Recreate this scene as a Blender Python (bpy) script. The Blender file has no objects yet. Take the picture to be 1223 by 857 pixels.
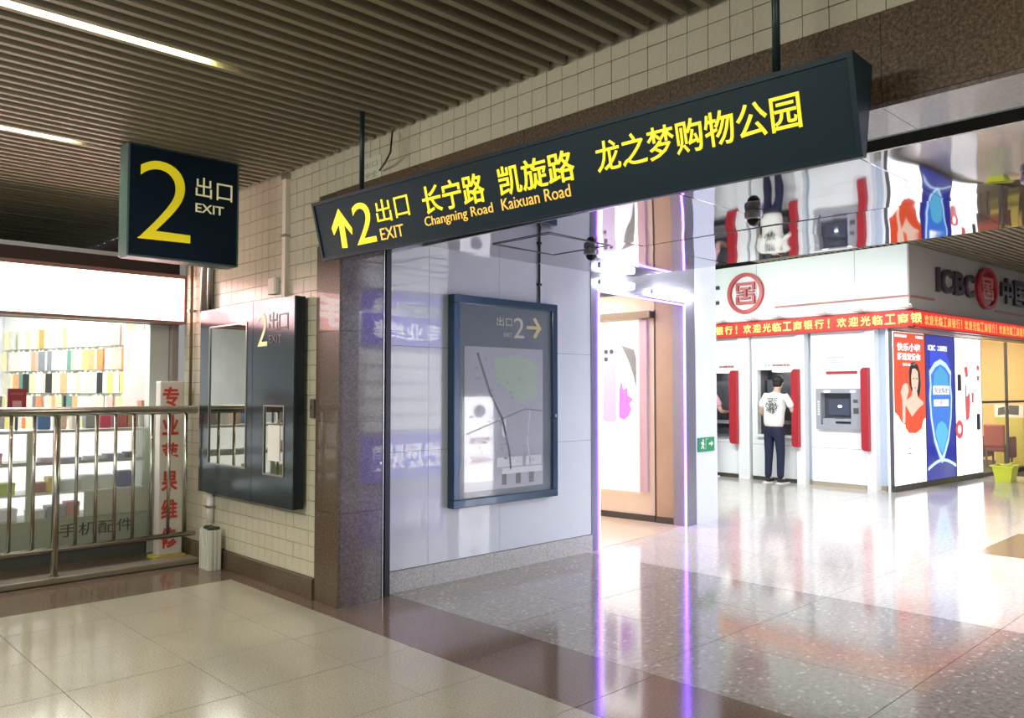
import bpy, bmesh, math, random
from mathutils import Matrix, Vector
random.seed(7)
sc = bpy.context.scene
COL = sc.collection
PI = math.pi

# ------------------------------------------------------------------ camera
cam_d = bpy.data.cameras.new('camera'); cam = bpy.data.objects.new('camera', cam_d); COL.objects.link(cam)
TH = math.radians(46.05); PITCH = math.atan(39.5/970)
cam_d.sensor_width = 36; cam_d.sensor_fit = 'HORIZONTAL'; cam_d.lens = 970/1223*36
cam_d.clip_start = .05; cam_d.clip_end = 200
cam.location = (0, 0, 1.5)
cam.rotation_euler = (PI/2+PITCH, 0, TH-PI/2)
sc.camera = cam
# ------------------------------------------------------------------ world, exposure
w = bpy.data.worlds.new('world'); sc.world = w; w.use_nodes = True
w.node_tree.nodes['Background'].inputs[0].default_value = (.95, .95, .95, 1)
w.node_tree.nodes['Background'].inputs[1].default_value = .17
sc.view_settings.view_transform = 'Standard'; sc.view_settings.look = 'None'
sc.view_settings.gamma = 1; sc.view_settings.use_curve_mapping = False
sc.view_settings.exposure = 1.0

def area(name, loc, rot, sx, sy, power, col=(1,1,1)):
    d = bpy.data.lights.new(name, 'AREA'); d.shape = 'RECTANGLE'; d.size = sx; d.size_y = sy
    d.energy = power; d.color = col
    o = bpy.data.objects.new(name, d); COL.objects.link(o); o.location = loc; o.rotation_euler = rot
    return o
# mall luminaires outside the frame, plus unseen fill added to brighten the concourse
area('mall_ceiling_light', (9.6, 7.4, 3.6), (0, math.radians(-32), math.radians(-3.7)), .5, 4.5, 100, (.93,1,.97))
area('mall_ceiling_light', (10.0, 3.0, 3.62), (0, 0, 0), 2.0, 3.2, 75, (.97,.98,1))
area('mall_ceiling_light', (6.9, 0.2, 3.6), (0, 0, 0), 1.8, 1.6, 180, (.96,.97,1))
area('concourse_fill', (0.2, -1.6, 3.1), (math.radians(25), math.radians(-25), 0), 2.2, 1.4, 36, (1,.97,.84))
area('concourse_fill', (-1.8, 4.0, 3.1), (0, math.radians(-40), 0), 1.2, 3.0, 95, (1,.98,.84))
area('kiosk_ceiling_light', (2.0, 9.6, 2.72), (0, 0, 0), 1.8, 3.0, 100, (.97,1,.96))
area('side_shop_light', (6.9, 7.0, 2.7), (0, 0, 0), 1.0, 2.2, 30, (1,.95,.88))
area('bank_office_light', (17.0, 5.8, 2.9), (0, 0, 0), 3.5, 1.6, 110, (1,.86,.6))

# ------------------------------------------------------------------ materials
MATS = {}
def nodes_of(m):
    m.use_nodes = True; nt = m.node_tree
    return nt, nt.nodes['Principled BSDF']
def mat(name, col, rough=.5, metal=0, emit=None, es=1, noise=.06, nscale=9, bump=0, coat=0, alpha=1, trans=0, spec=.5):
    if name in MATS: return MATS[name]
    m = bpy.data.materials.new(name); nt, b = nodes_of(m)
    N, Lk = nt.nodes, nt.links
    tc = N.new('ShaderNodeTexCoord'); nz = N.new('ShaderNodeTexNoise'); nz.inputs['Scale'].default_value = nscale
    nz.inputs['Detail'].default_value = 4
    Lk.new(tc.outputs['Object'], nz.inputs['Vector'])
    mx = N.new('ShaderNodeMix'); mx.data_type = 'RGBA'
    mx.inputs[6].default_value = (*[max(0, c*(1-noise)) for c in col], 1)
    mx.inputs[7].default_value = (*[min(1, c*(1+noise)) for c in col], 1)
    Lk.new(nz.outputs['Fac'], mx.inputs[0]); Lk.new(mx.outputs[2], b.inputs['Base Color'])
    b.inputs['Roughness'].default_value = rough; b.inputs['Metallic'].default_value = metal
    b.inputs['Specular IOR Level'].default_value = spec
    if coat: b.inputs['Coat Weight'].default_value = coat; b.inputs['Coat Roughness'].default_value = .012
    if trans: b.inputs['Transmission Weight'].default_value = trans; b.inputs['IOR'].default_value = 1.1
    if alpha < 1: b.inputs['Alpha'].default_value = alpha
    if emit:
        b.inputs['Emission Color'].default_value = (*emit, 1); b.inputs['Emission Strength'].default_value = es
    if bump:
        bp = N.new('ShaderNodeBump'); bp.inputs['Strength'].default_value = bump; bp.inputs['Distance'].default_value = .02
        Lk.new(nz.outputs['Fac'], bp.inputs['Height']); Lk.new(bp.outputs[0], b.inputs['Normal'])
    MATS[name] = m
    return m
def speckle(name, cols, scale, rough=.2, flecks=None, coat=0, stretch=(1,1,1), rn=0):
    """granite / terrazzo: noise ramp of several colours plus optional pale chips"""
    if name in MATS: return MATS[name]
    m = bpy.data.materials.new(name); nt, b = nodes_of(m); N, Lk = nt.nodes, nt.links
    ge = N.new('ShaderNodeNewGeometry'); mp = N.new('ShaderNodeMapping'); mp.inputs['Scale'].default_value = stretch
    Lk.new(ge.outputs['Position'], mp.inputs['Vector'])
    nz = N.new('ShaderNodeTexNoise'); nz.inputs['Scale'].default_value = scale; nz.inputs['Detail'].default_value = 3
    nz.inputs['Roughness'].default_value = .75
    Lk.new(mp.outputs[0], nz.inputs['Vector'])
    cr = N.new('ShaderNodeValToRGB'); r = cr.color_ramp
    while len(r.elements) < len(cols): r.elements.new(.5)
    for i, c in enumerate(cols):
        r.elements[i].position = .32+.36*i/(len(cols)-1); r.elements[i].color = (*c, 1)
    Lk.new(nz.outputs['Fac'], cr.inputs[0]); out = cr.outputs[0]
    # slow cloud variation
    n2 = N.new('ShaderNodeTexNoise'); n2.inputs['Scale'].default_value = 1.3; Lk.new(ge.outputs['Position'], n2.inputs['Vector'])
    mr = N.new('ShaderNodeMapRange'); mr.inputs[3].default_value = .86; mr.inputs[4].default_value = 1.12
    Lk.new(n2.outputs['Fac'], mr.inputs[0])
    vm = N.new('ShaderNodeVectorMath'); vm.operation = 'SCALE'; Lk.new(out, vm.inputs[0]); Lk.new(mr.outputs[0], vm.inputs['Scale'])
    out = vm.outputs[0]
    if flecks:
        fs, fc, th = flecks
        vo = N.new('ShaderNodeTexVoronoi'); vo.inputs['Scale'].default_value = fs; vo.feature = 'F1'
        mp2 = N.new('ShaderNodeMapping'); mp2.inputs['Scale'].default_value = (1,1.7,1); mp2.inputs['Rotation'].default_value = (0,0,.5)
        nd = N.new('ShaderNodeTexNoise'); nd.inputs['Scale'].default_value = 14
        Lk.new(ge.outputs['Position'], nd.inputs['Vector'])
        av = N.new('ShaderNodeVectorMath'); av.operation = 'MULTIPLY_ADD'; av.inputs[1].default_value = (.09,.09,.09)
        Lk.new(nd.outputs['Color'], av.inputs[0]); Lk.new(ge.outputs['Position'], av.inputs[2])
        Lk.new(av.outputs[0], mp2.inputs['Vector']); Lk.new(mp2.outputs[0], vo.inputs['Vector'])
        lt = N.new('ShaderNodeMath'); lt.operation = 'LESS_THAN'; lt.inputs[1].default_value = th
        Lk.new(vo.outputs['Distance'], lt.inputs[0])
        sx = N.new('ShaderNodeSeparateColor'); Lk.new(vo.outputs['Color'], sx.inputs[0])
        gt = N.new('ShaderNodeMath'); gt.operation = 'GREATER_THAN'; gt.inputs[1].default_value = .45; Lk.new(sx.outputs[0], gt.inputs[0])
        ml = N.new('ShaderNodeMath'); ml.operation = 'MULTIPLY'; Lk.new(lt.outputs[0], ml.inputs[0]); Lk.new(gt.outputs[0], ml.inputs[1])
        mx = N.new('ShaderNodeMix'); mx.data_type = 'RGBA'; Lk.new(ml.outputs[0], mx.inputs[0]); Lk.new(out, mx.inputs[6])
        mx.inputs[7].default_value = (*fc, 1); out = mx.outputs[2]
    Lk.new(out, b.inputs['Base Color']); b.inputs['Roughness'].default_value = rough
    if rn:
        m3 = N.new('ShaderNodeMapRange'); m3.inputs[3].default_value = rough-rn; m3.inputs[4].default_value = rough+rn
        Lk.new(n2.outputs['Fac'], m3.inputs[0]); Lk.new(m3.outputs[0], b.inputs['Roughness'])
    if coat: b.inputs['Coat Weight'].default_value = coat; b.inputs['Coat Roughness'].default_value = .012
    MATS[name] = m
    return m

M_granite = speckle('brown_granite', [(.028,.017,.010),(.095,.062,.038),(.19,.13,.085)], 70, .35, coat=.5)
M_granite_p = speckle('mauve_granite', [(.05,.035,.035),(.13,.10,.10),(.22,.175,.18)], 70, .35, coat=.7)
M_band = speckle('brown_floor_granite', [(.10,.062,.047),(.18,.12,.09),(.25,.18,.14)], 90, .10, rn=.03)
M_floor1 = speckle('beige_floor_stone', [(.27,.25,.185),(.42,.395,.31),(.56,.53,.44)], 120, .13, rn=.04)
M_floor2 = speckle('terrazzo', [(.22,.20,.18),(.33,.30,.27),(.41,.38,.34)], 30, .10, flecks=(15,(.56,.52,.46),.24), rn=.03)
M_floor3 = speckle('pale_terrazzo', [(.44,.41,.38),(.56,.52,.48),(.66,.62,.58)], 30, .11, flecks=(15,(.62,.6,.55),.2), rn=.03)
M_floor4 = speckle('dark_insert_stone', [(.08,.06,.04),(.18,.14,.1),(.28,.22,.16)], 60, .15)
M_bbstone = speckle('pale_baseboard_stone', [(.35,.34,.34),(.55,.54,.54),(.68,.67,.67)], 60, .3)
M_grout = mat('dark_grout', (.05,.045,.035), .9)
M_tile = mat('cream_wall_tile', (.56,.53,.41), .22, noise=.10, nscale=5)
M_tile2 = mat('cream_wall_tile_shaded', (.55,.52,.42), .25, noise=.10, nscale=5)
M_slat = mat('grey_brown_metal_slat', (.34,.31,.22), .5, .1, noise=.18, nscale=3)
M_slatback = mat('black_ceiling_void', (.03,.027,.022), .9)
M_sign = mat('dark_teal_sign_enamel', (.005,.023,.037), .4, spec=.25, noise=.08, nscale=4)
M_signface = mat('dark_teal_sign_face', (.005,.025,.040), .45, spec=.2, noise=.06, nscale=2)
M_exit = mat('navy_sign_face', (.004,.014,.028), .45, spec=.2, noise=.06, nscale=2)
M_signside = mat('green_grey_sign_side', (.09,.17,.17), .35, .2)
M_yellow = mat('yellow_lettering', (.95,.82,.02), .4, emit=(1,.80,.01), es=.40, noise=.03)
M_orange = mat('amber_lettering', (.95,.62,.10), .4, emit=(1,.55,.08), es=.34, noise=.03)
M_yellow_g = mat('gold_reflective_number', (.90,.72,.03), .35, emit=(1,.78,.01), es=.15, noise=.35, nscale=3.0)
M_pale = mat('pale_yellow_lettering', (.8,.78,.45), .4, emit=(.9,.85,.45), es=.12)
M_pole = mat('dark_green_pole', (.015,.035,.035), .35, .3)
M_steel = mat('stainless_steel', (.52,.50,.44), .26, 1, noise=.15, nscale=7)
M_steel2 = mat('dull_steel_frame', (.42,.40,.37), .35, 1)
M_mirror = None
M_black = mat('black_metal', (.012,.012,.014), .35, .2)
M_white = mat('white_panel', (.78,.80,.84), .4, noise=.02)
M_bluewhite = mat('pale_blue_white_wall_panel', (.70,.75,.84), .4, noise=.03, coat=1)
M_whitelam = mat('white_laminate', (.84,.86,.87), .35, noise=.02)
M_blueside = mat('pale_blue_recess_panel', (.62,.71,.84), .4, noise=.02)
M_navy = mat('blue_frame_enamel', (.020,.060,.125), .22, .25, coat=.5)
M_cab = mat('dark_steel_cabinet', (.10,.125,.145), .15, .8, noise=.1)
M_cabside = mat('dark_cabinet_side', (.015,.022,.028), .4, .3)
M_red = mat('red_enamel', (.40,.02,.03), .35)
M_dred = mat('dark_red_sign', (.42,.035,.04), .3)
M_redplate = mat('brownish_red_strip', (.35,.12,.10), .4)
M_grey = mat('mid_grey_plastic', (.33,.34,.38), .4)
M_dgrey = mat('dark_grey_plastic', (.08,.085,.10), .4)
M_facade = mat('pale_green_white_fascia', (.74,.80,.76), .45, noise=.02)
M_facade2 = mat('shaded_side_fascia', (.38,.35,.30), .5, noise=.03)  # bank side away from the light: its shade is put into the colour
M_letter = mat('black_purple_letters', (.03,.02,.03), .3)
M_trim = mat('beige_skirting', (.42,.36,.26), .4)
M_dskirt = mat('dark_skirting', (.07,.06,.05), .4)
M_wood = mat('light_wood_panel', (.52,.37,.24), .35, noise=.16, nscale=3)
M_tan = mat('tan_shop_floor', (.60,.48,.34), .2, noise=.05)
M_cream = mat('cream_wall', (.80,.68,.50), .5)
M_plast = mat('white_plastic', (.80,.80,.77), .4)
M_glass = mat('clear_glass', (.9,.95,.95), .03, alpha=.12, noise=0)
M_violet = mat('violet_led', (.2,.1,.9), .5, emit=(.36,.16,1), es=7)
M_whiteled = mat('white_led_bar', (1,1,1), .5, emit=(.95,.97,1), es=16)
M_tube = mat('fluorescent_tube', (1,1,.9), .5, emit=(1,.96,.60), es=40)
M_jamb = mat('grey_brushed_jamb', (.30,.30,.36), .3, .6)

def mk_mirror():
    m = bpy.data.materials.new('polished_steel_ceiling'); nt, b = nodes_of(m); N, Lk = nt.nodes, nt.links
    b.inputs['Base Color'].default_value = (.46,.44,.465,1); b.inputs['Metallic'].default_value = 1; b.inputs['Roughness'].default_value = .035
    ge = N.new('ShaderNodeNewGeometry'); nz = N.new('ShaderNodeTexNoise'); nz.inputs['Scale'].default_value = 1.7; nz.inputs['Detail'].default_value = 0
    Lk.new(ge.outputs['Position'], nz.inputs['Vector'])
    bp = N.new('ShaderNodeBump'); bp.inputs['Strength'].default_value = .12; bp.inputs['Distance'].default_value = .045
    Lk.new(nz.outputs['Fac'], bp.inputs['Height']); Lk.new(bp.outputs[0], b.inputs['Normal'])
    return m
M_mirror = mk_mirror()

# ------------------------------------------------------------------ mesh builder
class MB:
    def __init__(s, M=None): s.v = []; s.f = []; s.M = M or Matrix(); s.smooth = False
    def add(s, vs, fs, L=None):
        T = s.M @ L if L else s.M
        n = len(s.v); s.v += [T @ Vector(p) for p in vs]; s.f += [[i+n for i in f] for f in fs]
        return s
    def box(s, x0, x1, y0, y1, z0, z1, L=None, bev=0):
        if x0 > x1: x0, x1 = x1, x0
        if y0 > y1: y0, y1 = y1, y0
        if z0 > z1: z0, z1 = z1, z0
        if bev:
            bm = bmesh.new(); bmesh.ops.create_cube(bm, size=1)
            for q in bm.verts: q.co = Vector(((x0+x1)/2+q.co.x*(x1-x0), (y0+y1)/2+q.co.y*(y1-y0), (z0+z1)/2+q.co.z*(z1-z0)))
            bmesh.ops.bevel(bm, geom=bm.edges[:], offset=bev, segments=2, affect='EDGES', profile=.5)
            bm.verts.index_update()
            s.add([q.co.copy() for q in bm.verts], [[q.index for q in f.verts] for f in bm.faces], L); bm.free(); return s
        return s.add([(x0,y0,z0),(x1,y0,z0),(x1,y1,z0),(x0,y1,z0),(x0,y0,z1),(x1,y0,z1),(x1,y1,z1),(x0,y1,z1)],
              [(0,3,2,1),(4,5,6,7),(0,1,5,4),(1,2,6,5),(2,3,7,6),(3,0,4,7)], L)
    def cyl(s, a, b, r, r2=None, n=16, L=None):
        a = Vector(a); b = Vector(b); d = (b-a); r2 = r if r2 is None else r2
        z = d.normalized(); x = z.orthogonal().normalized(); y = z.cross(x)
        vs = []
        for P, R in ((a, r), (b, r2)):
            for i in range(n):
                t = 2*PI*i/n; vs.append(P+x*math.cos(t)*R+y*math.sin(t)*R)
        fs = [[i, (i+1) % n, n+(i+1) % n, n+i] for i in range(n)] + [list(range(n))[::-1], list(range(n, 2*n))]
        return s.add(vs, fs, L)
    def tube(s, pts, r, n=8, L=None):
        for a, b in zip(pts[:-1], pts[1:]): s.cyl(a, b, r, n=n, L=L)
        for p in pts[1:-1]: s.ball(p, r*1.0, n=n, L=L)
        return s
    def ball(s, c, r, n=12, sc=(1,1,1), L=None):
        c = Vector(c); vs = [c+Vector((0,0,r*sc[2]))]; k = n//2
        for j in range(1, k):
            p = PI*j/k
            for i in range(n):
                t = 2*PI*i/n; vs.append(c+Vector((r*sc[0]*math.sin(p)*math.cos(t), r*sc[1]*math.sin(p)*math.sin(t), r*sc[2]*math.cos(p))))
        vs.append(c-Vector((0,0,r*sc[2]))); last = len(vs)-1
        fs = [[0, 1+i, 1+(i+1) % n] for i in range(n)]
        for j in range(k-2):
            for i in range(n): fs.append([1+j*n+i, 1+(j+1)*n+i, 1+(j+1)*n+(i+1) % n, 1+j*n+(i+1) % n])
        fs += [[last, 1+(k-2)*n+(i+1) % n, 1+(k-2)*n+i] for i in range(n)]
        return s.add(vs, fs, L)
    def lathe(s, prof, c=(0,0,0), n=24, L=None):
        vs = []
        for r, z in prof:
            for i in range(n): t = 2*PI*i/n; vs.append((c[0]+r*math.cos(t), c[1]+r*math.sin(t), c[2]+z))
        m = len(prof); fs = [[j*n+i, j*n+(i+1) % n, (j+1)*n+(i+1) % n, (j+1)*n+i] for j in range(m-1) for i in range(n)]
        fs += [list(range(n))[::-1], list(range((m-1)*n, m*n))]
        return s.add(vs, fs, L)
    def prism(s, pts, L, z0=0, z1=.004):          # pts in the frame's u,v plane
        n = len(pts)
        a = sum(pts[i][0]*pts[(i+1) % n][1]-pts[(i+1) % n][0]*pts[i][1] for i in range(n))
        if a < 0: pts = pts[::-1]
        vs = [(x, y, z0) for x, y in pts]+[(x, y, z1) for x, y in pts]
        return s.add(vs, [list(range(n))[::-1], list(range(n, 2*n))]+[[i, (i+1) % n, n+(i+1) % n, n+i] for i in range(n)], L)
    def ring(s, c, ro, ri, L, z0=0, z1=.02, n=32, sx=1):
        vs = []
        for r, z in ((ro, z0), (ro, z1), (ri, z1), (ri, z0)):
            for i in range(n): t = 2*PI*i/n; vs.append((c[0]+sx*r*math.cos(t), c[1]+r*math.sin(t), z))
        fs = [[a*n+i, a*n+(i+1) % n, ((a+1) % 4)*n+(i+1) % n, ((a+1) % 4)*n+i] for a in range(4) for i in range(n)]
        return s.add(vs, fs, L)
    def text(s, body, x, y, wd, ht, L, dep=.004, z0=0, bold=0):
        vs, fs = text_mesh(body, bold)
        xs = [p[0] for p in vs]; ys = [p[1] for p in vs]; a, b, c, d = min(xs), max(xs), min(ys), max(ys)
        kx = wd/(b-a) if b > a else 1; ky = ht/(d-c) if ht else kx
        return s.add([(x+(p[0]-a)*kx, y+(p[1]-c)*ky, z0+(dep if p[2] > 0 else 0)) for p in vs], fs, L)
_T = {}
def text_mesh(body, bold=0):
    if (body, bold) in _T: return _T[(body, bold)]
    cu = bpy.data.curves.new('t', 'FONT'); cu.body = body; cu.extrude = .02; cu.resolution_u = 8 if len(body) == 1 and ord(body) < 200 else 3; cu.offset = bold
    o = bpy.data.objects.new('t', cu); COL.objects.link(o)
    dg = bpy.context.evaluated_depsgraph_get(); me = bpy.data.meshes.new_from_object(o.evaluated_get(dg))
    r = ([tuple(v.co) for v in me.vertices], [list(p.vertices) for p in me.polygons])
    bpy.data.objects.remove(o); bpy.data.curves.remove(cu); bpy.data.meshes.remove(me)
    _T[(body, bold)] = r
    return r
def frame(o, u, up=(0,0,1), M=None):
    u = Vector(u).normalized(); up = Vector(up); up = (up-u*up.dot(u)).normalized(); n = u.cross(up)
    F = Matrix(((u.x, up.x, n.x, o[0]), (u.y, up.y, n.y, o[1]), (u.z, up.z, n.z, o[2]), (0,0,0,1)))
    return M @ F if M else F
ROOTM = {}
def obj(name, mb, m, parent=None, smooth=False, fix=True, at=None):
    """link the collected shapes as ONE mesh object (vertices given in world space)"""
    me = bpy.data.meshes.new(name)
    R = world_of(parent) if parent else (Matrix.Translation(at) if at is not None else Matrix())
    Ri = R.inverted()
    me.from_pydata([Ri @ p for p in mb.v], [], mb.f)
    me.materials.append(m)
    if fix:
        bm = bmesh.new(); bm.from_mesh(me); bmesh.ops.recalc_face_normals(bm, faces=bm.faces[:]); bm.to_mesh(me); bm.free()
    if smooth or mb.smooth: me.shade_smooth(); 
    me.update()
    o = bpy.data.objects.new(name, me); COL.objects.link(o)
    if parent: o.parent = parent; ROOTM[o.name] = R
    else: o.matrix_world = R; ROOTM[o.name] = R
    return o
def world_of(o): return ROOTM.get(o.name, Matrix())
def thing(name, label, cat, loc=(0,0,0), rz=0, group=None):
    o = bpy.data.objects.new(name, None); COL.objects.link(o); o.empty_display_size = .1
    o.location = loc; o.rotation_euler = (0, 0, rz)
    ROOTM[o.name] = Matrix.Translation(loc) @ Matrix.Rotation(rz, 4, 'Z')
    o['label'] = label; o['category'] = cat
    if group: o['group'] = group
    return o
def tag(o, label, cat, group=None):
    o['label'] = label; o['category'] = cat
    if group: o['group'] = group
    return o
def single(name, mb, m, label, cat, group=None, smooth=False):
    c = sum((p for p in mb.v), Vector())/len(mb.v); c.z = min(p.z for p in mb.v)
    return tag(obj(name, mb, m, at=c, smooth=smooth), label, cat, group)
def struct(name, mb, m, parent=None):
    o = obj(name, mb, m, parent)
    if not parent: o['kind'] = 'structure'
    return o
def stuff(o): o['kind'] = 'stuff'; return o
def unit_box(name, m):                         # shared mesh, scaled per piece
    me = bpy.data.meshes.new(name)
    bm = bmesh.new(); bmesh.ops.create_cube(bm, size=1); bm.to_mesh(me); bm.free(); me.materials.append(m)
    return me
_UB = {}
def piece(name, m, parent, x0, x1, y0, y1, z0, z1, M=None, tilt=None):
    """one loose piece (tile, slab, slat...) sharing a box mesh"""
    k = m.name
    if k not in _UB: _UB[k] = unit_box(name, m)
    o = bpy.data.objects.new(name, _UB[k]); COL.objects.link(o); o.parent = parent
    T = Matrix.Translation(((x0+x1)/2, (y0+y1)/2, (z0+z1)/2))
    if tilt: T = T @ tilt
    T = T @ Matrix.Diagonal((abs(x1-x0), abs(y1-y0), abs(z1-z0), 1))
    if M: T = M @ T
    o.matrix_local = world_of(parent).inverted() @ T
    return o

# local frames of the bank block and of the side shop, both slightly skewed to the concourse grid
MI = Matrix.Translation((12.58, 4.82, 0)) @ Matrix.Rotation(math.radians(-3.7), 4, 'Z')
MS = Matrix.Translation((6.02, 5.05, 0)) @ Matrix.Rotation(math.radians(5.4), 4, 'Z')
RZI, RZS = math.radians(-3.7), math.radians(5.4)

# ================================================================== SETTING
# ---- floor
floor = struct('floor', MB().box(-4, 24, -6, 14, -.10, -.012), M_grout)
G = .004
def ftile(name, m, x0, x1, y0, y1):
    piece(name, m, floor, x0+G/2, x1-G/2, y0+G/2, y1-G/2, -.03, random.uniform(-.0003, .0003))
xs = [2.945-.02-.632*k for k in range(0, 7)]
xs = [2.945]+[2.515-.632*k for k in range(0, 5)]
ys = [6.305, 5.79, 5.158]+[4.526-.634*k for k in range(0, 8)]
for i in range(len(xs)-1):
    for j in range(len(ys)-1): ftile('floor_tile', M_floor1, xs[i+1], xs[i], ys[j+1], ys[j])
y = 7.08
bx = [2.945-.95*k for k in range(0, 5)]
for i in range(4): ftile('granite_slab', M_band, bx[i+1], bx[i], 6.305, 7.08)
by = [7.08, 6.2, 5.3, 4.4, 3.5, 2.62, 1.72, .82, -.1, -1.2]
for i in range(len(by)-1): ftile('granite_slab', M_band, 2.945, 3.585, by[i+1], by[i])
mx_ = [3.585, 4.355, 5.125, 5.84, 6.90, 7.95, 9.0, 10.05, 11.1, 12.15, 13.2, 14.25, 15.3, 16.6]
my_ = [6.0, 4.95, 3.84, 2.73, 1.60, .45, -.7, -1.9]
for i in range(len(mx_)-1):
    for j in range(len(my_)-1):
        x0, x1, y1, y0 = mx_[i], mx_[i+1], my_[j], my_[j+1]
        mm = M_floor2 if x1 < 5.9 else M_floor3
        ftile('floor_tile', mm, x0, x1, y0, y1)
for i in range(3, len(mx_)-1):
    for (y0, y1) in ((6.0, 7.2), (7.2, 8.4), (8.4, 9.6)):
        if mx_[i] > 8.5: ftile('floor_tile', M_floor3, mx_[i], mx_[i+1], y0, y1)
piece('dark_insert', M_floor4, floor, 8.45, 9.9, 1.5, 2.52, -.03, .0015)

# ---- tiled wall on the left and the tiled beam over the opening (one plane x = 3.1)
wl = struct('wall_left', MB().box(3.108, 3.45, 5.25, 7.66, 0, 3.35).box(3.108, 3.45, -1.5, 5.25, 2.60, 3.35), M_grout)
zs = [.152, .262]+[.262+.1105*k for k in range(1, 29)]
jt = .0035
tl = []
yk = [1.845+.1102*k for k in range(-24, 60)]
for a in yk:
    b = a+.1102
    for z0, z1 in zip(zs[:-1], zs[1:]):
        y0, y1, q0, q1 = a, b, z0, min(z1, 3.34)
        if q1 <= q0+.02 or y0 < -.8 or y0 > 7.6: continue
        if y1 < 5.26 or y0 < 5.25:
            if q0 < 2.85: continue
            if q0 < 2.93: q0 = 2.935
            if q1-q0 < .02: continue
        tl.append(((3.1*3.1+((y0+y1)/2)**2+((q0+q1)/2-1.5)**2)**.5, y0+jt/2, y1-jt/2, q0+jt/2, q1-jt/2))
tl = [t for t in tl if t[1] > .75] + [t for t in tl if t[1] <= .75]
vis = sorted([t for t in tl if t[1] > .75])
for t in vis[:300]:
    piece('tile', M_tile, wl, 3.098+random.uniform(-.0012, .0012), 3.112, *t[1:])
mb = MB()
for t in vis[300:]+[t for t in tl if t[1] <= .75]: mb.box(3.098, 3.112, *t[1:])
stuff(obj('tile', mb, M_tile, wl))
# granite skirting and beam facing
for a, b in ((5.27, 6.05), (6.05, 6.85), (6.85, 7.66)):
    piece('skirting_slab', M_granite, wl, 3.07, 3.11, a+.001, b-.001, 0, .15)
for k in range(7):
    a = 5.0-.95*k
    piece('granite_slab', M_granite, wl, 3.085, 3.108, a-.948, a, 2.585, 2.932)
    piece('soffit_slab', M_granite_p, wl, 3.085, 3.44, a-.948, a, 2.565, 2.583)
# wire box and notice high on the tiles
# ---- granite column at the end of the tiled wall
col_ = thing('granite_column', 'brown polished granite corner column between the tiled wall and white wall', 'column', (3.27, 5.1, 0))
obj('core', MB().box(3.11, 3.44, 4.975, 5.24, 0, 2.60), M_grout, col_)
hz = [0, .645, 1.29, 1.935, 2.565]
for a, b in zip(hz[:-1], hz[1:]):
    piece('front_slab', M_granite, col_, 3.085, 3.109, 4.952, 5.262, a+.001, b-.001)
    piece('side_slab', M_granite_p, col_, 3.110, 3.452, 4.952, 4.974, a+.001, b-.001)
# ---- shutter guide between column and white wall
sg = thing('shutter_guide', 'black and silver vertical shutter channel beside the granite column', 'shutter rail', (3.5, 5.0, 0))
obj('channel', MB().box(3.455, 3.468, 4.96, 5.05, 0, 2.62).box(3.50, 3.545, 4.975, 5.05, 0, 2.62).box(3.468, 3.50, 5.02, 5.05, 0, 2.62), M_black, sg)
obj('guide_strip', MB().box(3.472, 3.492, 4.985, 5.018, 0, 2.62), M_steel, sg)

# ---- white panelled wall
wr = struct('wall_right', MB().box(3.55, 5.905, 5.062, 5.30, 0, 2.72), M_dgrey)
px_ = [3.55, 3.955, 4.715, 5.905]
pz_ = [.16, 1.046, 1.853, 2.70]
for i in range(3):
    for j in range(3):
        piece('wall_panel', M_bluewhite, wr, px_[i]+.0015, px_[i+1]-.0015, 5.046, 5.062, pz_[j]+.0015, pz_[j+1]-.0015)
bs = [3.55, 3.80, 4.0, 4.64, 5.28, 5.905]
bb = struct('baseboard_right', MB().box(3.55, 5.905, 5.05, 5.062, 0, .155), M_dgrey)
for a, b in zip(bs[:-1], bs[1:]): piece('skirting_slab', M_bbstone, bb, a+.001, b-.001, 5.030, 5.05, 0, .157)

# ---- concourse ceiling: metal slats running towards the beam
ce = struct('ceiling', MB().box(-2.6, 3.108, -3.0, 12.0, 3.42, 3.50), M_slatback)
sb = unit_box('slat', M_slat)
PITCHS = .1085
ktub = {}
def slat_mesh():
    me = bpy.data.meshes.new('slat'); m = MB()
    # inverted U channel with open top, 45 mm wide and 90 mm tall, bottom lip folded out
    w2, h, t = .019, .105, .003
    m.box(-.5, .5, -w2, w2, 0, t).box(-.5, .5, -w2, -w2+t, 0, h).box(-.5, .5, w2-t, w2, 0, h)
    me.from_pydata([tuple(p) for p in m.v], [], m.f); me.materials.append(M_slat); return me
SLAT = slat_mesh()
def slat(parent, xa, xb, y, z, M=None, nm='slat'):
    o = bpy.data.objects.new(nm, SLAT); COL.objects.link(o); o.parent = parent
    T = Matrix.Translation(((xa+xb)/2, y, z)) @ Matrix.Diagonal((xb-xa, 1, 1, 1))
    o.matrix_local = world_of(parent).inverted() @ ((M @ T) if M else T); return o
TUBES = [4.045, 6.05, 1.97, .0]
for k in range(-24, 92):
    yy = 1.945+PITCHS*k
    slat(ce, -2.4, 3.085-random.uniform(0, .03), yy, 3.205+random.uniform(-.002, .002))
for xx in (-1.2, .3, 1.7, 2.8):
    piece('carrier_rail', M_slat, ce, xx-.02, xx+.02, -2.9, 7.6, 3.295, 3.33)
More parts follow.
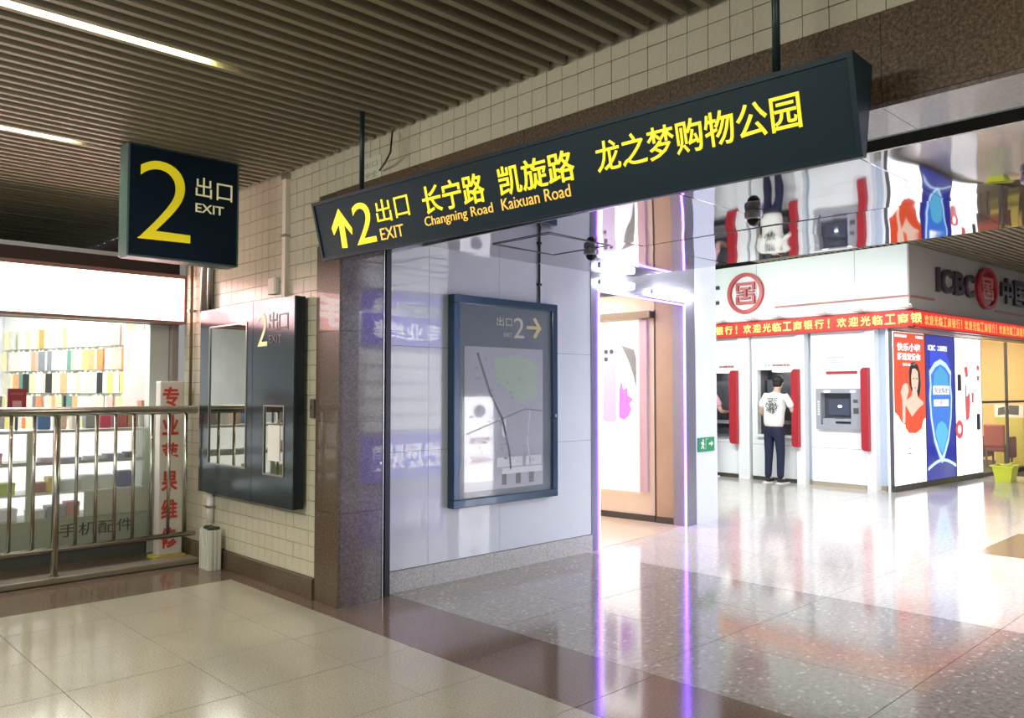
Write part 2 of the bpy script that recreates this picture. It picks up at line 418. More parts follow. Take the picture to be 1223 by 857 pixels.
# fluorescent lamps recessed between the slats
def lamp(x0, x1, yy, label, tube_r=.016):
    t = thing('fluorescent_lamp', label, 'lamp', ((x0+x1)/2, yy, 3.3), 0, 'fluorescent lamps between the ceiling slats')
    obj('tube', MB().cyl((x0, yy, 3.255), (x1, yy, 3.255), tube_r, n=10), M_tube, t, smooth=True)
    obj('reflector', MB().box(x0-.04, x1+.04, yy-.028, yy+.028, 3.275, 3.283), M_plast, t)
    obj('end_cap', MB().cyl((x0-.025, yy, 3.255), (x0, yy, 3.255), .018, n=10), M_plast, t)
    obj('end_cap', MB().cyl((x1, yy, 3.255), (x1+.025, yy, 3.255), .018, n=10), M_plast, t)
def gap(y): k = round((y-1.945)/PITCHS-.5); return 1.945+PITCHS*(k+.5)
lamp(.55, 1.75, gap(4.07), 'long fluorescent tube shining through the slats at top left')
lamp(.45, 1.65, gap(6.0), 'fluorescent tube between slats above and left of the square exit sign')
lamp(.9, 2.1, gap(.35), 'fluorescent tube between slats near the camera')
lamp(-1.6, -.4, gap(3.0), 'fluorescent tube further back between slats')

# ---- mirror ceiling of the mall
cm = struct('ceiling', MB().box(3.93, 6.44, -2.5, 5.045, 2.665, 2.72), M_black)
my = [5.043, 3.87, 2.70, 1.66, .62, -.5, -1.6, -2.5]
mxs = [3.91, 5.17, 6.45]
for j in range(len(my)-1):
    for i in range(2):
        tl_ = Matrix.Rotation(random.uniform(-.004, .004), 4, 'X') @ Matrix.Rotation(random.uniform(-.006, .006), 4, 'Y')
        x0, x1, y1, y0 = mxs[i]+.001, mxs[i+1]-.001, my[j]-.001, my[j+1]+.001
        me = bpy.data.meshes.new('mirror_panel'); n = 2
        piece('mirror_panel', M_mirror, cm, x0, x1, y0, y1, 2.650, 2.656, tilt=tl_)
# rolling shutter slot behind the beam
sh = thing('rolling_shutter', 'dark shutter box in the slot between granite beam and mirrored ceiling', 'shutter', (3.7, 1.0, 2.6))
obj('housing', MB().box(3.445, 3.905, -1.6, 5.04, 2.70, 2.75), M_black, sh)
obj('shutter_roll', MB().cyl((3.62, -1.55, 2.655), (3.62, 5.0, 2.655), .04, n=14), mat('dark_green_shutter', (.02,.05,.05), .4, .3), sh, smooth=True)
obj('guide_lip', MB().box(3.885, 3.905, -1.6, 5.04, 2.64, 2.70), M_steel2, sh)

# ---- far slat ceiling of the mall at 3.7 m
cf = struct('ceiling', MB().box(6.5, 20, -3.2, 9, 3.86, 3.92), M_slatback)
for k in range(-52, 22):
    yy = .105*k
    slat(cf, -6.0, -.02 if yy > -.2 else 7.5, yy, 3.715, MI)
# ---- side shop with violet LED portal
ws = struct('wall_shop', MB(MS)
    .box(-.115, 0, .0, .16, 0, 2.50).box(-.115, 1.945, .0, .16, 2.50, 3.70).box(1.71, 1.945, .0, .16, 0, 2.50), M_jamb)
wc = struct('wall_column', MB(MS).box(1.947, 2.462, -.005, 2.6, 0, 3.71), mat('lilac_white_column', (.66,.70,.84), .35, noise=.02))
struct('wall_shop_side', MB(MS).box(1.745, 1.94, .17, .40, 0, 2.66), M_wood)
struct('wall_shop_inner', MB(MS).box(1.76, 1.94, .42, 4.0, 0, 2.66), M_cream)
struct('wall_shop_left', MB(MS).box(-.12, -.02, .17, 4.0, 0, 2.66), M_cream)
struct('wall_shop_back', MB(MS).box(-.12, 1.94, 4.0, 4.1, 0, 2.66), M_cream)
struct('ceiling_shop', MB(MS).box(-.02, 1.74, .17, 4.0, 2.75, 2.80), M_white)
struct('floor_shop', MB(MS).box(-.0, 1.745, .02, 4.0, -.008, .004), M_tan)
struct('baseboard_shop', MB(MS).box(1.735, 1.744, .17, .40, .004, .075).box(1.745, 1.759, .42, 3.9, .004, .075), M_dskirt)
struct('trim_1', MB(MS).box(1.738, 1.756, .402, .418, .075, 2.45), M_dskirt)
led = thing('led_portal', 'violet LED light line framing the side shop doorway', 'light strip', (6.9, 5.1, 0), RZS)
for nm, b in (('led_strip', (.0, .012, 0, 2.482)), ('led_strip', (1.690, 1.702, 0, 2.482))):
    obj(nm, MB(MS).box(b[0], b[1], -.012, .008, b[2], b[3]), mat('violet_white_led', (.3,.2,.9), .5, emit=(.20,.05,1), es=14), led)
obj('led_strip', MB(MS).box(.012, 1.690, -.012, .008, 2.470, 2.482), MATS['violet_white_led'], led)
for (a, b, lab) in ((.02, .56, 'short white light bar over the left of the violet doorway'), (1.0, 1.92, 'long white light bar over the right of the violet doorway')):
    t = thing('light_bar', lab, 'lamp', MS @ Vector(((a+b)/2, -.03, 2.55)), RZS)
    obj('diffuser', MB(MS).box(a+.02, b-.02, -.085, -.02, 2.535, 2.60, bev=.015), M_whiteled, t)
    obj('bracket', MB(MS).box(a, b, -.02, -.001, 2.545, 2.59), M_plast, t)
# inner header and lit phone poster on the right wall of the shop
struct('trim_2', MB(MS).box(1.66, 1.758, .43, 1.50, 2.36, 2.44), mat('bronze_header', (.25,.2,.16), .3, .7))
FS = frame((1.758, 1.62, 0), (0,-1,0), M=MS)       # faces -X of the shop; u runs towards the door
po = thing('lit_poster', 'bright white backlit poster of phones on the side shop wall', 'poster', MS @ Vector((1.75, 1.1, .34)), RZS)
obj('light_box', MB(MS).box(1.73, 1.7575, .61, 1.62, .34, 2.34), mat('glowing_white_poster', (1,1,1), .5, emit=(1,1,1), es=.9), po)
obj('frame_edge', MB(MS).box(1.72, 1.757, .51, .61, .34, 2.34), mat('pink_grey_edge', (.62,.45,.45), .4), po)
FP = frame((1.7295, 1.62, 0), (0,-1,0), M=MS)
def rrect(x, y, a, b, r, n=5):
    p = []
    for cx, cy, t0 in ((x+a-r, y+r, -PI/2), (x+a-r, y+b-r, 0), (x+r, y+b-r, PI/2), (x+r, y+r, PI)):
        for i in range(n+1): t = t0+PI/2*i/n; p.append((cx+r*math.cos(t), cy+r*math.sin(t)))
    return p
obj('phone_print', MB().prism(rrect(.50, 1.14, .19, .93, .05), FP, .001, .003), mat('lilac_grey_print', (.5,.45,.62), .4, emit=(.4,.36,.55), es=.2), po)
obj('phone_print', MB().prism(rrect(.725, 1.14, .25, .93, .05), FP, .001, .003), mat('pale_screen_print', (.85,.85,.95), .4, emit=(.7,.65,.9), es=.3), po)
obj('petal_print', MB().prism([(.73,1.2),(.80,1.17),(.86,1.22),(.90,1.3),(.87,1.36),(.92,1.42),(.85,1.46),(.84,1.56),(.79,1.52),(.76,1.64),(.73,1.5)], FP, .003, .005), mat('violet_petals', (.5,.15,.7), .4, emit=(.5,.2,.8), es=.35), po)
obj('curve_print', MB().prism([(.76,2.06),(.94,2.0),(.97,1.9),(.97,1.55),(.93,1.7),(.86,1.88)], FP, .003, .005), mat('grey_print', (.25,.27,.25), .4), po)  # grey curved shape printed over the second phone
for x_, z_ in ((.52,1.96),(.60,1.96),(.40,1.92),(.40,2.0),(.52,1.87)): obj('camera_print', MB().prism(rrect(x_, z_, .05, .05, .02), FP, .003, .005), M_dgrey, po)

# green emergency exit plate on the lilac column
FC = frame((1.947, -.006, 0), (1,0,0), M=MS)
ex = thing('exit_plate', 'small green emergency exit plate low on the lilac column', 'sign', MS @ Vector((2.2, -.01, .8)), RZS)
obj('plate', MB().box(.02, .42, .815, .975, 0, .012, L=FC), mat('green_exit_plate', (.02,.18,.08), .4, emit=(.02,.25,.1), es=.2), ex)
rm = MB().ring((.14, .945), .014, .0001, FC, .012, .014, 12)
rm.prism([(.10,.93),(.15,.925),(.17,.90),(.16,.885),(.145,.90),(.14,.885),(.17,.85),(.155,.84),(.125,.875),(.10,.845),(.085,.85),(.115,.89),(.115,.91),(.095,.90),(.085,.91)], FC, .012, .014)
rm.box(.20, .205, .84, .96, .012, .014, L=FC).box(.20, .26, .955, .96, .012, .014, L=FC)
obj('running_figure', rm, M_white, ex)
obj('arrow', MB().prism([(.28,.89),(.34,.89),(.34,.865),(.385,.90),(.34,.935),(.34,.91),(.28,.91)], FC, .012, .014), M_white, ex)

# ================================================================== BANK BLOCK
wb = struct('wall_bank', MB(MI).box(.40, .6, .06, 4.6, 0, 2.5).box(.14, .40, .06, .39, 0, 2.5).box(.14, .40, 1.34, 1.62, 0, 2.5).box(.14, .40, 2.36, 2.80, 0, 2.5).box(.14, .40, 3.49, 4.6, 0, 2.5).box(.14, .40, .39, 4.6, 2.0, 2.5).box(.02, .6, -.23, 4.6, 2.5, 3.71), M_blueside)
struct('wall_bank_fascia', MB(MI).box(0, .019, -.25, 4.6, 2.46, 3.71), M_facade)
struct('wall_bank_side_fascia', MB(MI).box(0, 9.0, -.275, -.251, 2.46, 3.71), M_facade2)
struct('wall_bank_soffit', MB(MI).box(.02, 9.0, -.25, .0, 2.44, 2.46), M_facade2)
struct('wall_bank_corner', MB(MI).box(.0, .139, .055, .09, .0, 2.46), M_whitelam)
struct('trim_3', MB(MI).box(-.003, 0, .552, .558, 2.5, 3.70).box(-.003, 0, 2.3, 2.306, 2.5, 3.70), M_grey)
struct('baseboard_bank', MB(MI).box(.125, .1395, .031, 4.5, 0, .07), M_trim)
struct('wall_bank_base', MB(MI).box(.03, 3.42, .004, .12, 0, .088), M_dskirt)

ATMC = thing
def atm(idx, y0, y1, label):
    """wall unit: white panel y0..y1 with its white pillar on the right (smaller y) side"""
    pl = [(.256,.399), (1.427,1.576), (2.47,2.69)][idx]
    t = thing('cash_machine', label, 'cash machine', MI @ Vector((.05, (y0+y1)/2, 0)), RZI, 'cash machines in the bank wall')
    obj('pillar', MB(MI).box(-.02, .138, pl[0], pl[1], 0, 2.46), M_whitelam, t)
    op = [(.474,1.219,.913,1.554), (1.655,2.335,.76,1.875), (2.83,3.46,.74,1.875)][idx]
    a, b, c, d = op
    X = .03
    m = MB(MI).box(X, .136, y0, y1, 0.07 if idx == 2 else .065, c).box(X, .136, y0, y1, d, 2.46).box(X, .136, y0, a, c, d).box(X, .136, b, y1, c, d)
    obj('panel', m, M_whitelam, t)
    obj('kick_plate', MB(MI).box(X+.01, .136, y0, y1, 0, .062), M_trim if idx == 0 else M_dskirt, t)
    # red wing
    ry = [(.332,.445), (1.50,1.62), (2.675,2.82)][idx]
    m = MB(MI); L = frame((-.10, 0, 0), (0,-1,0))
    w_, r = ry[1]-ry[0], .05
    pts = [(-ry[0], .60), (-ry[0], 1.875), (-ry[1]+r, 1.875), (-ry[1]+.015, 1.86), (-ry[1], 1.875-r), (-ry[1], .60+r), (-ry[1]+.015, .615), (-ry[1]+r, .60)]
    m.prism(pts, L, -.085, 0)
    obj('red_wing', m, M_red, t)
    obj('seam', MB(MI).box(X-.002, X, y0, y1, .607, .613), M_grey, t)
    if idx == 0:
        f = MB(MI)
        f.box(-.03, .10, a, b, d-.07, d).box(-.03, .10, a, b, c, c+.07).box(-.03, .10, a, a+.16, c+.07, d-.07).box(-.03, .10, b-.08, b, c+.07, d-.07)
        obj('bezel', f, M_grey, t)
        obj('recess', MB(MI).box(.10, .13, a, b, c, d), M_dgrey, t)
        sc_ = obj('screen', MB(MI).box(.07, .10, a+.24, b-.16, c+.22, d-.17), mat('atm_screen', (.03,.03,.04), .1, emit=(.1,.12,.2), es=.3), t)
        obj('screen_glare', MB(MI).ball((.068, (a+b)/2+.02, c+.36), .035, sc=(.1,1,.6)), mat('machine_lamp_glare', (1,1,1), .5, emit=(1,1,1), es=1.5), sc_)  # flat glowing ball paints a light reflection on the screen
        obj('keypad_shelf', MB(MI).box(-.01, .09, a+.17, b-.10, c+.07, c+.17), M_grey, t)
        kp = MB(MI)
        for i in range(4):
            for j in range(3): kp.box(-.015+.02*j, -.001+.02*j, (a+b)/2-.07+i*.035, (a+b)/2-.045+i*.035, c+.17, c+.178)
        obj('keypad', kp, M_dgrey, t)
        for q0_, q1_ in ((b-.24, b-.14), (a+.09, a+.17)): obj('lamp', MB(MI).box(-.034, -.03, q0_, q1_, d-.055, d-.03), MATS['machine_lamp_glare'], t)
        obj('card_slot', MB(MI).box(-.036, -.03, a+.05, a+.12, c+.42, c+.47), M_dgrey, t); obj('receipt_slot', MB(MI).box(-.036, -.03, a+.04, a+.12, c+.25, c+.34), M_dgrey, t)
        obj('cash_slot', MB(MI).box(-.02, .0, a+.18, a+.42, c+.095, c+.125), M_black, t)
        for i in range(6): obj('side_button', MB(MI).box(-.033, -.03, b-.06, b-.03, c+.22+.04*i, c+.245+.04*i), M_plast, t)
    else:
        obj('recess', MB(MI).box(.36, .38, a, b, c, d), M_dgrey, t)
        obj('recess_side', MB(MI).box(.136, .36, a-.02, a, c, d).box(.136, .36, b, b+.02, c, d).box(.136, .36, a, b, d, d+.02), mat('recess_wall', (.16,.15,.17), .4), t)
        obj('recess_light', MB(MI).box(.10, .30, a+.02, b-.25, d-.03, d-.01), mat('recess_light', (1,1,1), .5, emit=(1,1,.97), es=3), t)
        obj('counter_ledge', MB(MI).box(-.03, .36, a, b, c-.02, c+.02), M_whitelam if idx == 1 else M_dgrey, t)
        s_ = obj('screen', MB(MI).box(.30, .345, a+.16, b-.16, c+.55, c+.85), mat('atm_screen', (.05,.05,.07), .1), t)
        obj('machine_body', MB(MI).box(.18, .345, a+.05, b-.05, c+.02, c+.42).box(.25, .345, a+.05, b-.05, c+.42, c+.95), M_dgrey, t)
        obj('keypad_shelf', MB(MI).box(.08, .18, a+.12, b-.12, c+.20, c+.26), M_grey, t)
    # red small print above each unit
    F_ = frame((X-.001, 0, 0), (0,-1,0), M=MI)
    if idx == 0:
        obj('notice', MB().box(-1.066, -.558, 1.86, 2.08, 0, .006, L=F_), mat('pale_grey_notice', (.74,.74,.76), .4), t)
        obj('notice_print', MB().text('自助服务', -1.04, 2.04, .3, .025, F_, z0=.006, dep=.002).box(-1.03, -.62, 2.0, 2.006, .006, .008, L=F_).box(-1.03, -.62, 1.97, 1.976, .006, .008, L=F_), M_grey, t)
        obj('red_print', MB().box(-1.07, -.555, 1.785, 1.83, 0, .004, L=F_), M_dred, t)
    elif idx == 1:
        obj('red_print', MB().text('自动柜员机', -2.03, 1.935, .33, .035, F_, bold=.02), M_dred, t)
        obj('grey_print', MB().text('24', -2.19, 1.935, .11, .035, F_), M_grey, t)
    else:
        obj('red_print', MB().text('自动柜员机', -3.1, 1.93, .3, .04, F_, bold=.02), M_dred, t)
    return t
atm(0, .400, 1.33, 'grey cash machine with keypad and screen, unused, nearest the red poster corner')
atm(1, 1.578, 2.44, 'cash machine in a dark recess where the man in the white T-shirt stands')
atm(2, 2.692, 3.56, 'leftmost cash machine, half hidden behind the lilac column')
struct('wall_bank_pillar', MB(MI).box(-.02, .138, 3.6, 3.85, 0, 2.46), M_whitelam)

# LED ticker board wrapping the corner
lb = thing('led_ticker', 'red LED ticker board with yellow welcome text wrapping the bank corner', 'sign', MI @ Vector((-.05, 1.5, 2.48)), RZI)
M_ledback = mat('dark_red_led_board', (.12,.01,.01), .4, emit=(.9,.03,.015), es=.5, noise=.2, nscale=20)
obj('board', MB(MI).box(-.07, -.002, -.35, 4.4, 2.475, 2.70).box(-.07, 8.6, -.35, -.277, 2.475, 2.70), M_ledback, lb)
obj('casing', MB(MI).box(-.08, -.002, -.36, 4.4, 2.70, 2.725).box(-.08, -.002, -.36, 4.4, 2.455, 2.475).box(-.08, 8.6, -.36, -.277, 2.70, 2.725).box(-.08, 8.6, -.36, -.277, 2.455, 2.475), M_dred, lb)
FL1 = frame((-.0705, 0, 0), (0,-1,0), M=MI)
M_ledtx = mat('orange_led_text', (1,.5,.1), .5, emit=(1,.52,.12), es=.9)
M_ledtx2 = mat('red_orange_led_text', (1,.3,.1), .5, emit=(1,.24,.06), es=.85)
def run(m_, s, x0, pitch, z, h, F_, wf=.82):
    for i, c in enumerate(s):
        if c == ' ': continue
        ww = pitch*wf if c != '!' else pitch*.13
        hh = h
        obj('led_character', MB().text(c, x0+i*pitch+(0 if c != '!' else pitch*.2), z, ww, hh, F_, bold=.018), m_, lb)
run(M_ledtx, '银行!欢迎光临工商银行!欢迎光临工商银', -3.10, .190, 2.515, .15, FL1)
FL2 = frame((0, -.3505, 0), (1,0,0), M=MI)
run(M_ledtx2, '行!欢迎光临工商银行!欢迎光临工商银行!欢迎光临工商银行!欢迎光', .0, .165, 2.51, .155, FL2)
# small flood lamps standing on the ticker
for y_, lab in ((2.95, 'first'), (2.35, 'second'), (1.85, 'third'), (1.05, 'fourth'), (.45, 'fifth'), (-.28, 'last')):
    t = thing('flood_lamp', f'{lab} small white flood lamp from the left on top of the LED ticker', 'lamp', MI @ Vector((-.15, y_, 2.73)), RZI, 'flood lamps on the ticker')
    obj('housing', MB(MI).box(-.24, -.10, y_-.08, y_+.08, 2.74, 2.785, bev=.008), M_plast, t)
    obj('bracket', MB(MI).box(-.10, -.02, y_-.02, y_+.02, 2.726, 2.76), M_plast, t)
    obj('lens', MB(MI).box(-.225, -.115, y_-.065, y_+.065, 2.785, 2.79), mat('flood_lens', (1,1,1), .5, emit=(.93,1,.95), es=5), t)
# bank emblem on the pale fascia
def emblem(t, F_, c, R, mring, mshape, disc=None, sx=1):
    if disc: obj('disc', MB().ring(c, R*.98, .001, F_, .0, .05, 36, sx), disc, t)
    z0, z1 = (.0, .06) if not disc else (.05, .08)
    obj('ring', MB().ring(c, R, R*.83, F_, z0, z1, 40, sx), mring, t)
    s = R*.52; x, y = c; b = MB()
    def r(x0, x1, y0, y1): b.box(x+x0*s*sx, x+x1*s*sx, y+y0*s, y+y1*s, z0, z1-.01, L=F_)
    r(-1,1,.78,1.02); r(-1,-.76,.28,.78); r(.76,1,.28,.78)         # upper bracket
    r(-.5,.5,.35,.56); r(-.13,.13,-.35,.35); r(-.5,.5,-.56,-.35)    # centre stem
    r(-1,1,-1.02,-.78); r(-1,-.76,-.78,-.28); r(.76,1,-.78,-.28)    # lower bracket
    r(-.95,-.3,.06,.2); r(.3,.95,.06,.2); r(-.95,-.3,-.2,-.06); r(.3,.95,-.2,-.06)
    obj('mark', b, mshape, t)
FA = frame((-.001, 0, 0), (0,-1,0), M=MI)
e1 = thing('bank_emblem', 'round red ring emblem on the pale green white fascia', 'logo', MI @ Vector((-.03, 2.5, 2.86)), RZI)
emblem(e1, FA, (-2.51, 3.22), .355, M_dred, M_dred)
struct('trim_4', MB(MI).box(-.014, -.001, -.29, 1.95, 2.915, 2.945).box(-.012, .86, -.29, -.277, 2.915, 2.945), M_redplate)
struct('trim_5', MB(MI).box(3.35, 8.0, -.29, -.277, 2.90, 2.93), M_redplate)
lt = thing('fascia_letters', 'dark ends of letters at the left of the pale fascia', 'lettering', MI @ Vector((-.03, 3.1, 3.1)), RZI)
obj('stroke', MB(MI).box(-.05, -.001, 3.06, 3.18, 3.34, 3.40).box(-.05, -.001, 3.07, 3.18, 3.07, 3.13), M_letter, lt)
# letters on the side fascia
FB = frame((0, -.2765, 0), (1,0,0), M=MI)
l1 = thing('bank_letters', 'black raised English letters on the shaded side fascia', 'lettering', MI @ Vector((1.6, -.3, 3.05)), RZI)
for i, (ch, x0, x1) in enumerate((('I', .91, 1.0), ('C', 1.05, 1.49), ('B', 1.55, 1.93), ('C', 1.97, 2.36))):
    obj('letter', MB().text(ch, x0, 3.06, x1-x0, .38, FB, dep=.05, bold=.035), M_letter, l1)
e2 = thing('bank_emblem', 'round glossy red disc emblem between letters on the shaded side fascia', 'logo', MI @ Vector((2.9, -.3, 2.9)), RZI)
emblem(e2, FB, (2.88, 3.26), .355, M_red, mat('pink_emblem_mark', (.55,.16,.14), .25), disc=mat('gloss_dark_red', (.25,.015,.02), .12), sx=1.2)
l2 = thing('bank_letters', 'black raised Chinese characters at the right end of the shaded side fascia', 'lettering', MI @ Vector((5, -.3, 3.05)), RZI)
for i, ch in enumerate('中国工商银行'):
    obj('letter', MB().text(ch, 3.58+i*.62, 3.07, .52, .46, FB, dep=.05, bold=.03), M_letter, l2)

# three backlit posters on the side of the bank
FQ = frame((0, -.002, 0), (1,0,0), M=MI)
def lit(name, c, es=1.0): return mat(name, [q*.55 for q in c], .3, emit=c, es=es*.52, noise=.04, nscale=2, coat=.3)
def poster(x0, x1, label, base):
    t = thing('poster', label, 'poster', MI @ Vector(((x0+x1)/2, 0, .1)), RZI, 'backlit posters on the bank side')
    obj('panel', MB(MI).box(x0+.01, x1-.01, .0, .05, .095, 2.42), base, t)
    obj('frame', MB(MI).box(x0, x0+.01, -.006, .05, .09, 2.43).box(x1-.01, x1, -.006, .05, .09, 2.43).box(x0+.01, x1-.01, -.006, .05, 2.42, 2.43).box(x0+.01, x1-.01, -.006, .05, .09, .095), M_dgrey, t)
    return t
W_ = lit('backlit_white', (.98,.98,.98), 2.6)
p1 = poster(.002, 1.13, 'orange red backlit poster of a dark-haired woman at the bank corner', W_)
RO = lit('orange_red_print', (.85,.09,.03), .85); SK = lit('skin_print', (.92,.62,.48), .9); HR = lit('hair_print', (.04,.02,.02), .2)
WH = lit('white_print', (1,1,1), 1.3)
obj('red_field', MB().prism([(.04,2.415),(1.12,2.415),(1.12,1.10),(.95,1.02),(.8,1.0),(.5,.98),(.3,1.02),(.15,1.15),(.04,1.2)], FQ, .003, .005), RO, p1)
obj('hair_shape', MB().prism([(.62,1.95),(.74,2.0) if 0 else (.74,1.97),(.86,1.92),(.93,1.8),(.95,1.62),(.90,1.45),(.84,1.42),(.64,1.5),(.56,1.62),(.55,1.82)], FQ, .005, .007), HR, p1)
obj('face_shape', MB().prism([(.66,1.86),(.76,1.87),(.85,1.82),(.87,1.68),(.83,1.55),(.76,1.48),(.69,1.5),(.63,1.6),(.62,1.74)], FQ, .007, .009).prism([(.66,1.55),(.80,1.55),(.84,1.42),(1.04,1.34),(1.0,1.28),(.8,1.2),(.62,1.1),(.42,1.26),(.40,1.36),(.62,1.44)], FQ, .006, .008)
    .prism([(.30,1.02),(.42,1.03),(.45,1.4),(.52,1.52),(.50,1.62),(.42,1.64),(.32,1.60),(.26,1.5),(.30,1.38)], FQ, .007, .009), SK, p1)
obj('face_feature', MB().prism([(.67,1.715),(.72,1.72),(.72,1.705),(.67,1.70)], FQ, .009, .010).prism([(.78,1.72),(.83,1.715),(.83,1.70),(.78,1.705)], FQ, .009, .010), HR, p1)
obj('mouth', MB().prism([(.71,1.575),(.79,1.575),(.75,1.55)], FQ, .009, .010), RO, p1)
obj('dress_shape', MB().prism([(.40,1.30),(.62,1.12),(.84,1.24),(1.0,1.30),(1.04,1.1),(.95,.93),(.75,.86),(.5,.87),(.38,.96)], FQ, .0085, .0095), RO, p1)
obj('headline', MB().text('快乐小嗨', .16, 2.13, .80, .125, FQ, z0=.005, dep=.002, bold=.02).text('舒适宠爱你', .16, 1.99, .80, .115, FQ, z0=.005, dep=.002, bold=.02).text('快乐每一天', .34, 1.90, .45, .05, FQ, z0=.005, dep=.002).box(.08, .48, 2.34, 2.38, .005, .007, L=FQ).box(.8, 1.06, 2.34, 2.38, .005, .007, L=FQ), WH, p1)
obj('small_print', MB().text('小嗨', .50, .80, .18, .06, FQ, z0=.005, dep=.002), M_dgrey, p1)
obj('red_print', MB().text('乐', .44, .45, .18, .2, FQ, z0=.005, dep=.002), RO, p1)
BL = lit('deep_blue_print', (.03,.04,.42), .75)
p2 = poster(1.14, 2.27, 'deep blue backlit poster with a glowing shield outline', BL)
obj('sky_glow', MB().prism([(1.32,2.2),(1.6,2.25),(1.9,2.2),(2.1,1.95),(1.9,1.7),(1.5,1.7),(1.3,1.95)], FQ, .003, .004), lit('bright_blue_print', (.04,.08,.75), .9), p2)
def shield(k, cx, cy):
    pts = [(0,.72),(.22,.66),(.42,.52),(.40,.3),(.44,.1),(.40,-.25),(.28,-.62),(.10,-.88),(0,-.98),(-.10,-.88),(-.28,-.62),(-.40,-.25),(-.44,.1),(-.40,.3),(-.42,.52),(-.22,.66)]
    return [(cx+x*k, cy+y*k) for x, y in pts]
obj('shield_outline', MB().prism(shield(1.0, 1.70, 1.32), FQ, .004, .006), lit('pale_blue_print', (.55,.78,1), 1.1), p2)
obj('shield_field', MB().prism(shield(.88, 1.70, 1.32), FQ, .006, .008), lit('mid_blue_print', (.05,.22,.80), .9), p2)
obj('shield_top', MB().prism([(1.42,1.62),(1.45,1.8),(1.7,1.93),(1.95,1.8),(2.0,1.62),(1.9,1.55),(1.5,1.55)], FQ, .008, .010), lit('teal_print', (.08,.42,.75), .9), p2)
obj('shield_base', MB().prism([(1.46,.85),(1.55,.98),(1.7,1.03),(1.85,.98),(1.94,.85),(1.82,.62),(1.7,.5),(1.58,.62)], FQ, .008, .010), lit('cyan_print', (.12,.55,.85), .9), p2)
obj('banner_print', MB().box(1.40, 2.02, 1.46, 1.60, .010, .012, L=FQ).box(1.42, 1.98, 1.27, 1.38, .010, .012, L=FQ), WH, p2)
obj('banner_text', MB().text('安全防护', 1.44, 1.485, .54, .09, FQ, z0=.012, dep=.002, bold=.01).text('e', 1.66, 1.285, .07, .08, FQ, z0=.012, dep=.002), BL, p2)
obj('headline', MB().text('ICBC', 1.26, 2.17, .26, .09, FQ, z0=.004, dep=.002, bold=.02).text('工商银行', 1.60, 2.17, .38, .09, FQ, z0=.004, dep=.002, bold=.02), WH, p2)
arc = [(1.17+1.08*i/12, .30+.12*math.sin(PI*i/12)) for i in range(13)]
obj('horizon_arc', MB().prism(arc+[(x, y-.05) for x, y in arc[::-1]], FQ, .004, .006), lit('pale_blue_print', (.55,.78,1), 1.1), p2)
p3 = poster(2.28, 3.42, 'white backlit poster with scattered red shapes and phones', W_)
PK = lit('pink_red_print', (.75,.10,.10), .9)
obj('red_shape', MB().prism([(2.65,1.92),(2.8,1.95),(2.83,1.78),(2.72,1.74)], FQ, .004, .006)
    .prism([(2.68,1.62),(2.74,1.62),(2.74,1.42),(2.88,1.5),(2.9,1.3),(2.84,1.05),(2.7,1.0),(2.68,1.25)], FQ, .004, .006)
    .prism([(2.95,1.50),(3.06,1.48),(3.04,1.3),(2.96,1.32)], FQ, .004, .006), PK, p3)
obj('red_ring', MB().ring((2.42,.87), .16, .07, FQ, .004, .006, 20), PK, p3)
for x, y in ((2.45,1.66), (3.24,.98)):
    obj('phone_print', MB().prism(rrect(x-.08, y-.14, .16, .28, .03), FQ, .004, .006), M_dgrey, p3)
obj('badge_print', MB().prism(rrect(3.2, 1.88, .12, .09, .03), FQ, .004, .006).prism(rrect(3.2, 1.70, .12, .09, .03), FQ, .004, .006), PK, p3)
obj('headline', MB().text('工商银行', 2.36, 2.30, .40, .05, FQ, z0=.004, dep=.002), M_grey, p3)

# glass front and the office behind it
gf = thing('glass_front', 'framed glass doors of the bank office right of the posters', 'glass door', MI @ Vector((5.8, .05, 0)), RZI)
for a, b in ((3.46, 4.74), (4.76, 5.9), (5.92, 7.4)):
    obj('pane', MB(MI).box(a, b, .04, .05, .06, 2.42), M_glass, gf)
obj('frame', MB(MI).box(3.43, 3.46, .02, .07, 0, 2.44).box(4.74, 4.76, .02, .07, 0, 2.44).box(5.9, 5.92, .02, .07, 0, 2.44).box(7.4, 7.43, .02, .07, 0, 2.44).box(3.46, 7.4, .03, .06, 1.30, 1.34).box(3.46, 7.4, .02, .07, 0, .06), M_dgrey, gf)
struct('wall_office_back', MB(MI).box(1.0, 9.0, 3.0, 3.1, 0, 2.9), mat('golden_office_wall', (.80,.58,.25), .5, emit=(.9,.65,.3), es=.03))
struct('wall_office_left', MB(MI).box(.61, .7, .13, 2.99, 0, 2.9), MATS['golden_office_wall'])
struct('wall_office_right', MB(MI).box(7.5, 7.6, .13, 2.99, 0, 2.9), MATS['golden_office_wall'])
struct('ceiling_office', MB(MI).box(.7, 7.5, .13, 2.99, 3.1, 3.15), M_white)
struct('trim_6', MB(MI).box(6.6, 7.0, .10, .26, 0, 2.9), mat('cream_pillar', (.75,.7,.58), .5))
nb = thing('notice_board', 'white desk screen with two dark photo panels behind the bank glass', 'notice board', MI @ Vector((6.5, .55, .0)), RZI)
obj('board', MB(MI).box(6.5, 6.53, .33, .86, .98, 1.24), M_white, nb)
obj('stand', MB(MI).box(6.5, 6.53, .33, .86, 0, .975), mat('yellow_green_partition', (.55,.5,.12), .5), nb)
FO = frame((6.499, 0, 0), (0,-1,0), M=MI)
obj('photo', MB().prism([(-.80,1.02),(-.66,1.04),(-.67,1.20),(-.79,1.17)], FO, 0, .003), M_dgrey, nb)
obj('photo', MB().prism([(-.60,1.04),(-.41,1.03),(-.40,1.22),(-.59,1.23)], FO, 0, .003), M_dgrey, nb)
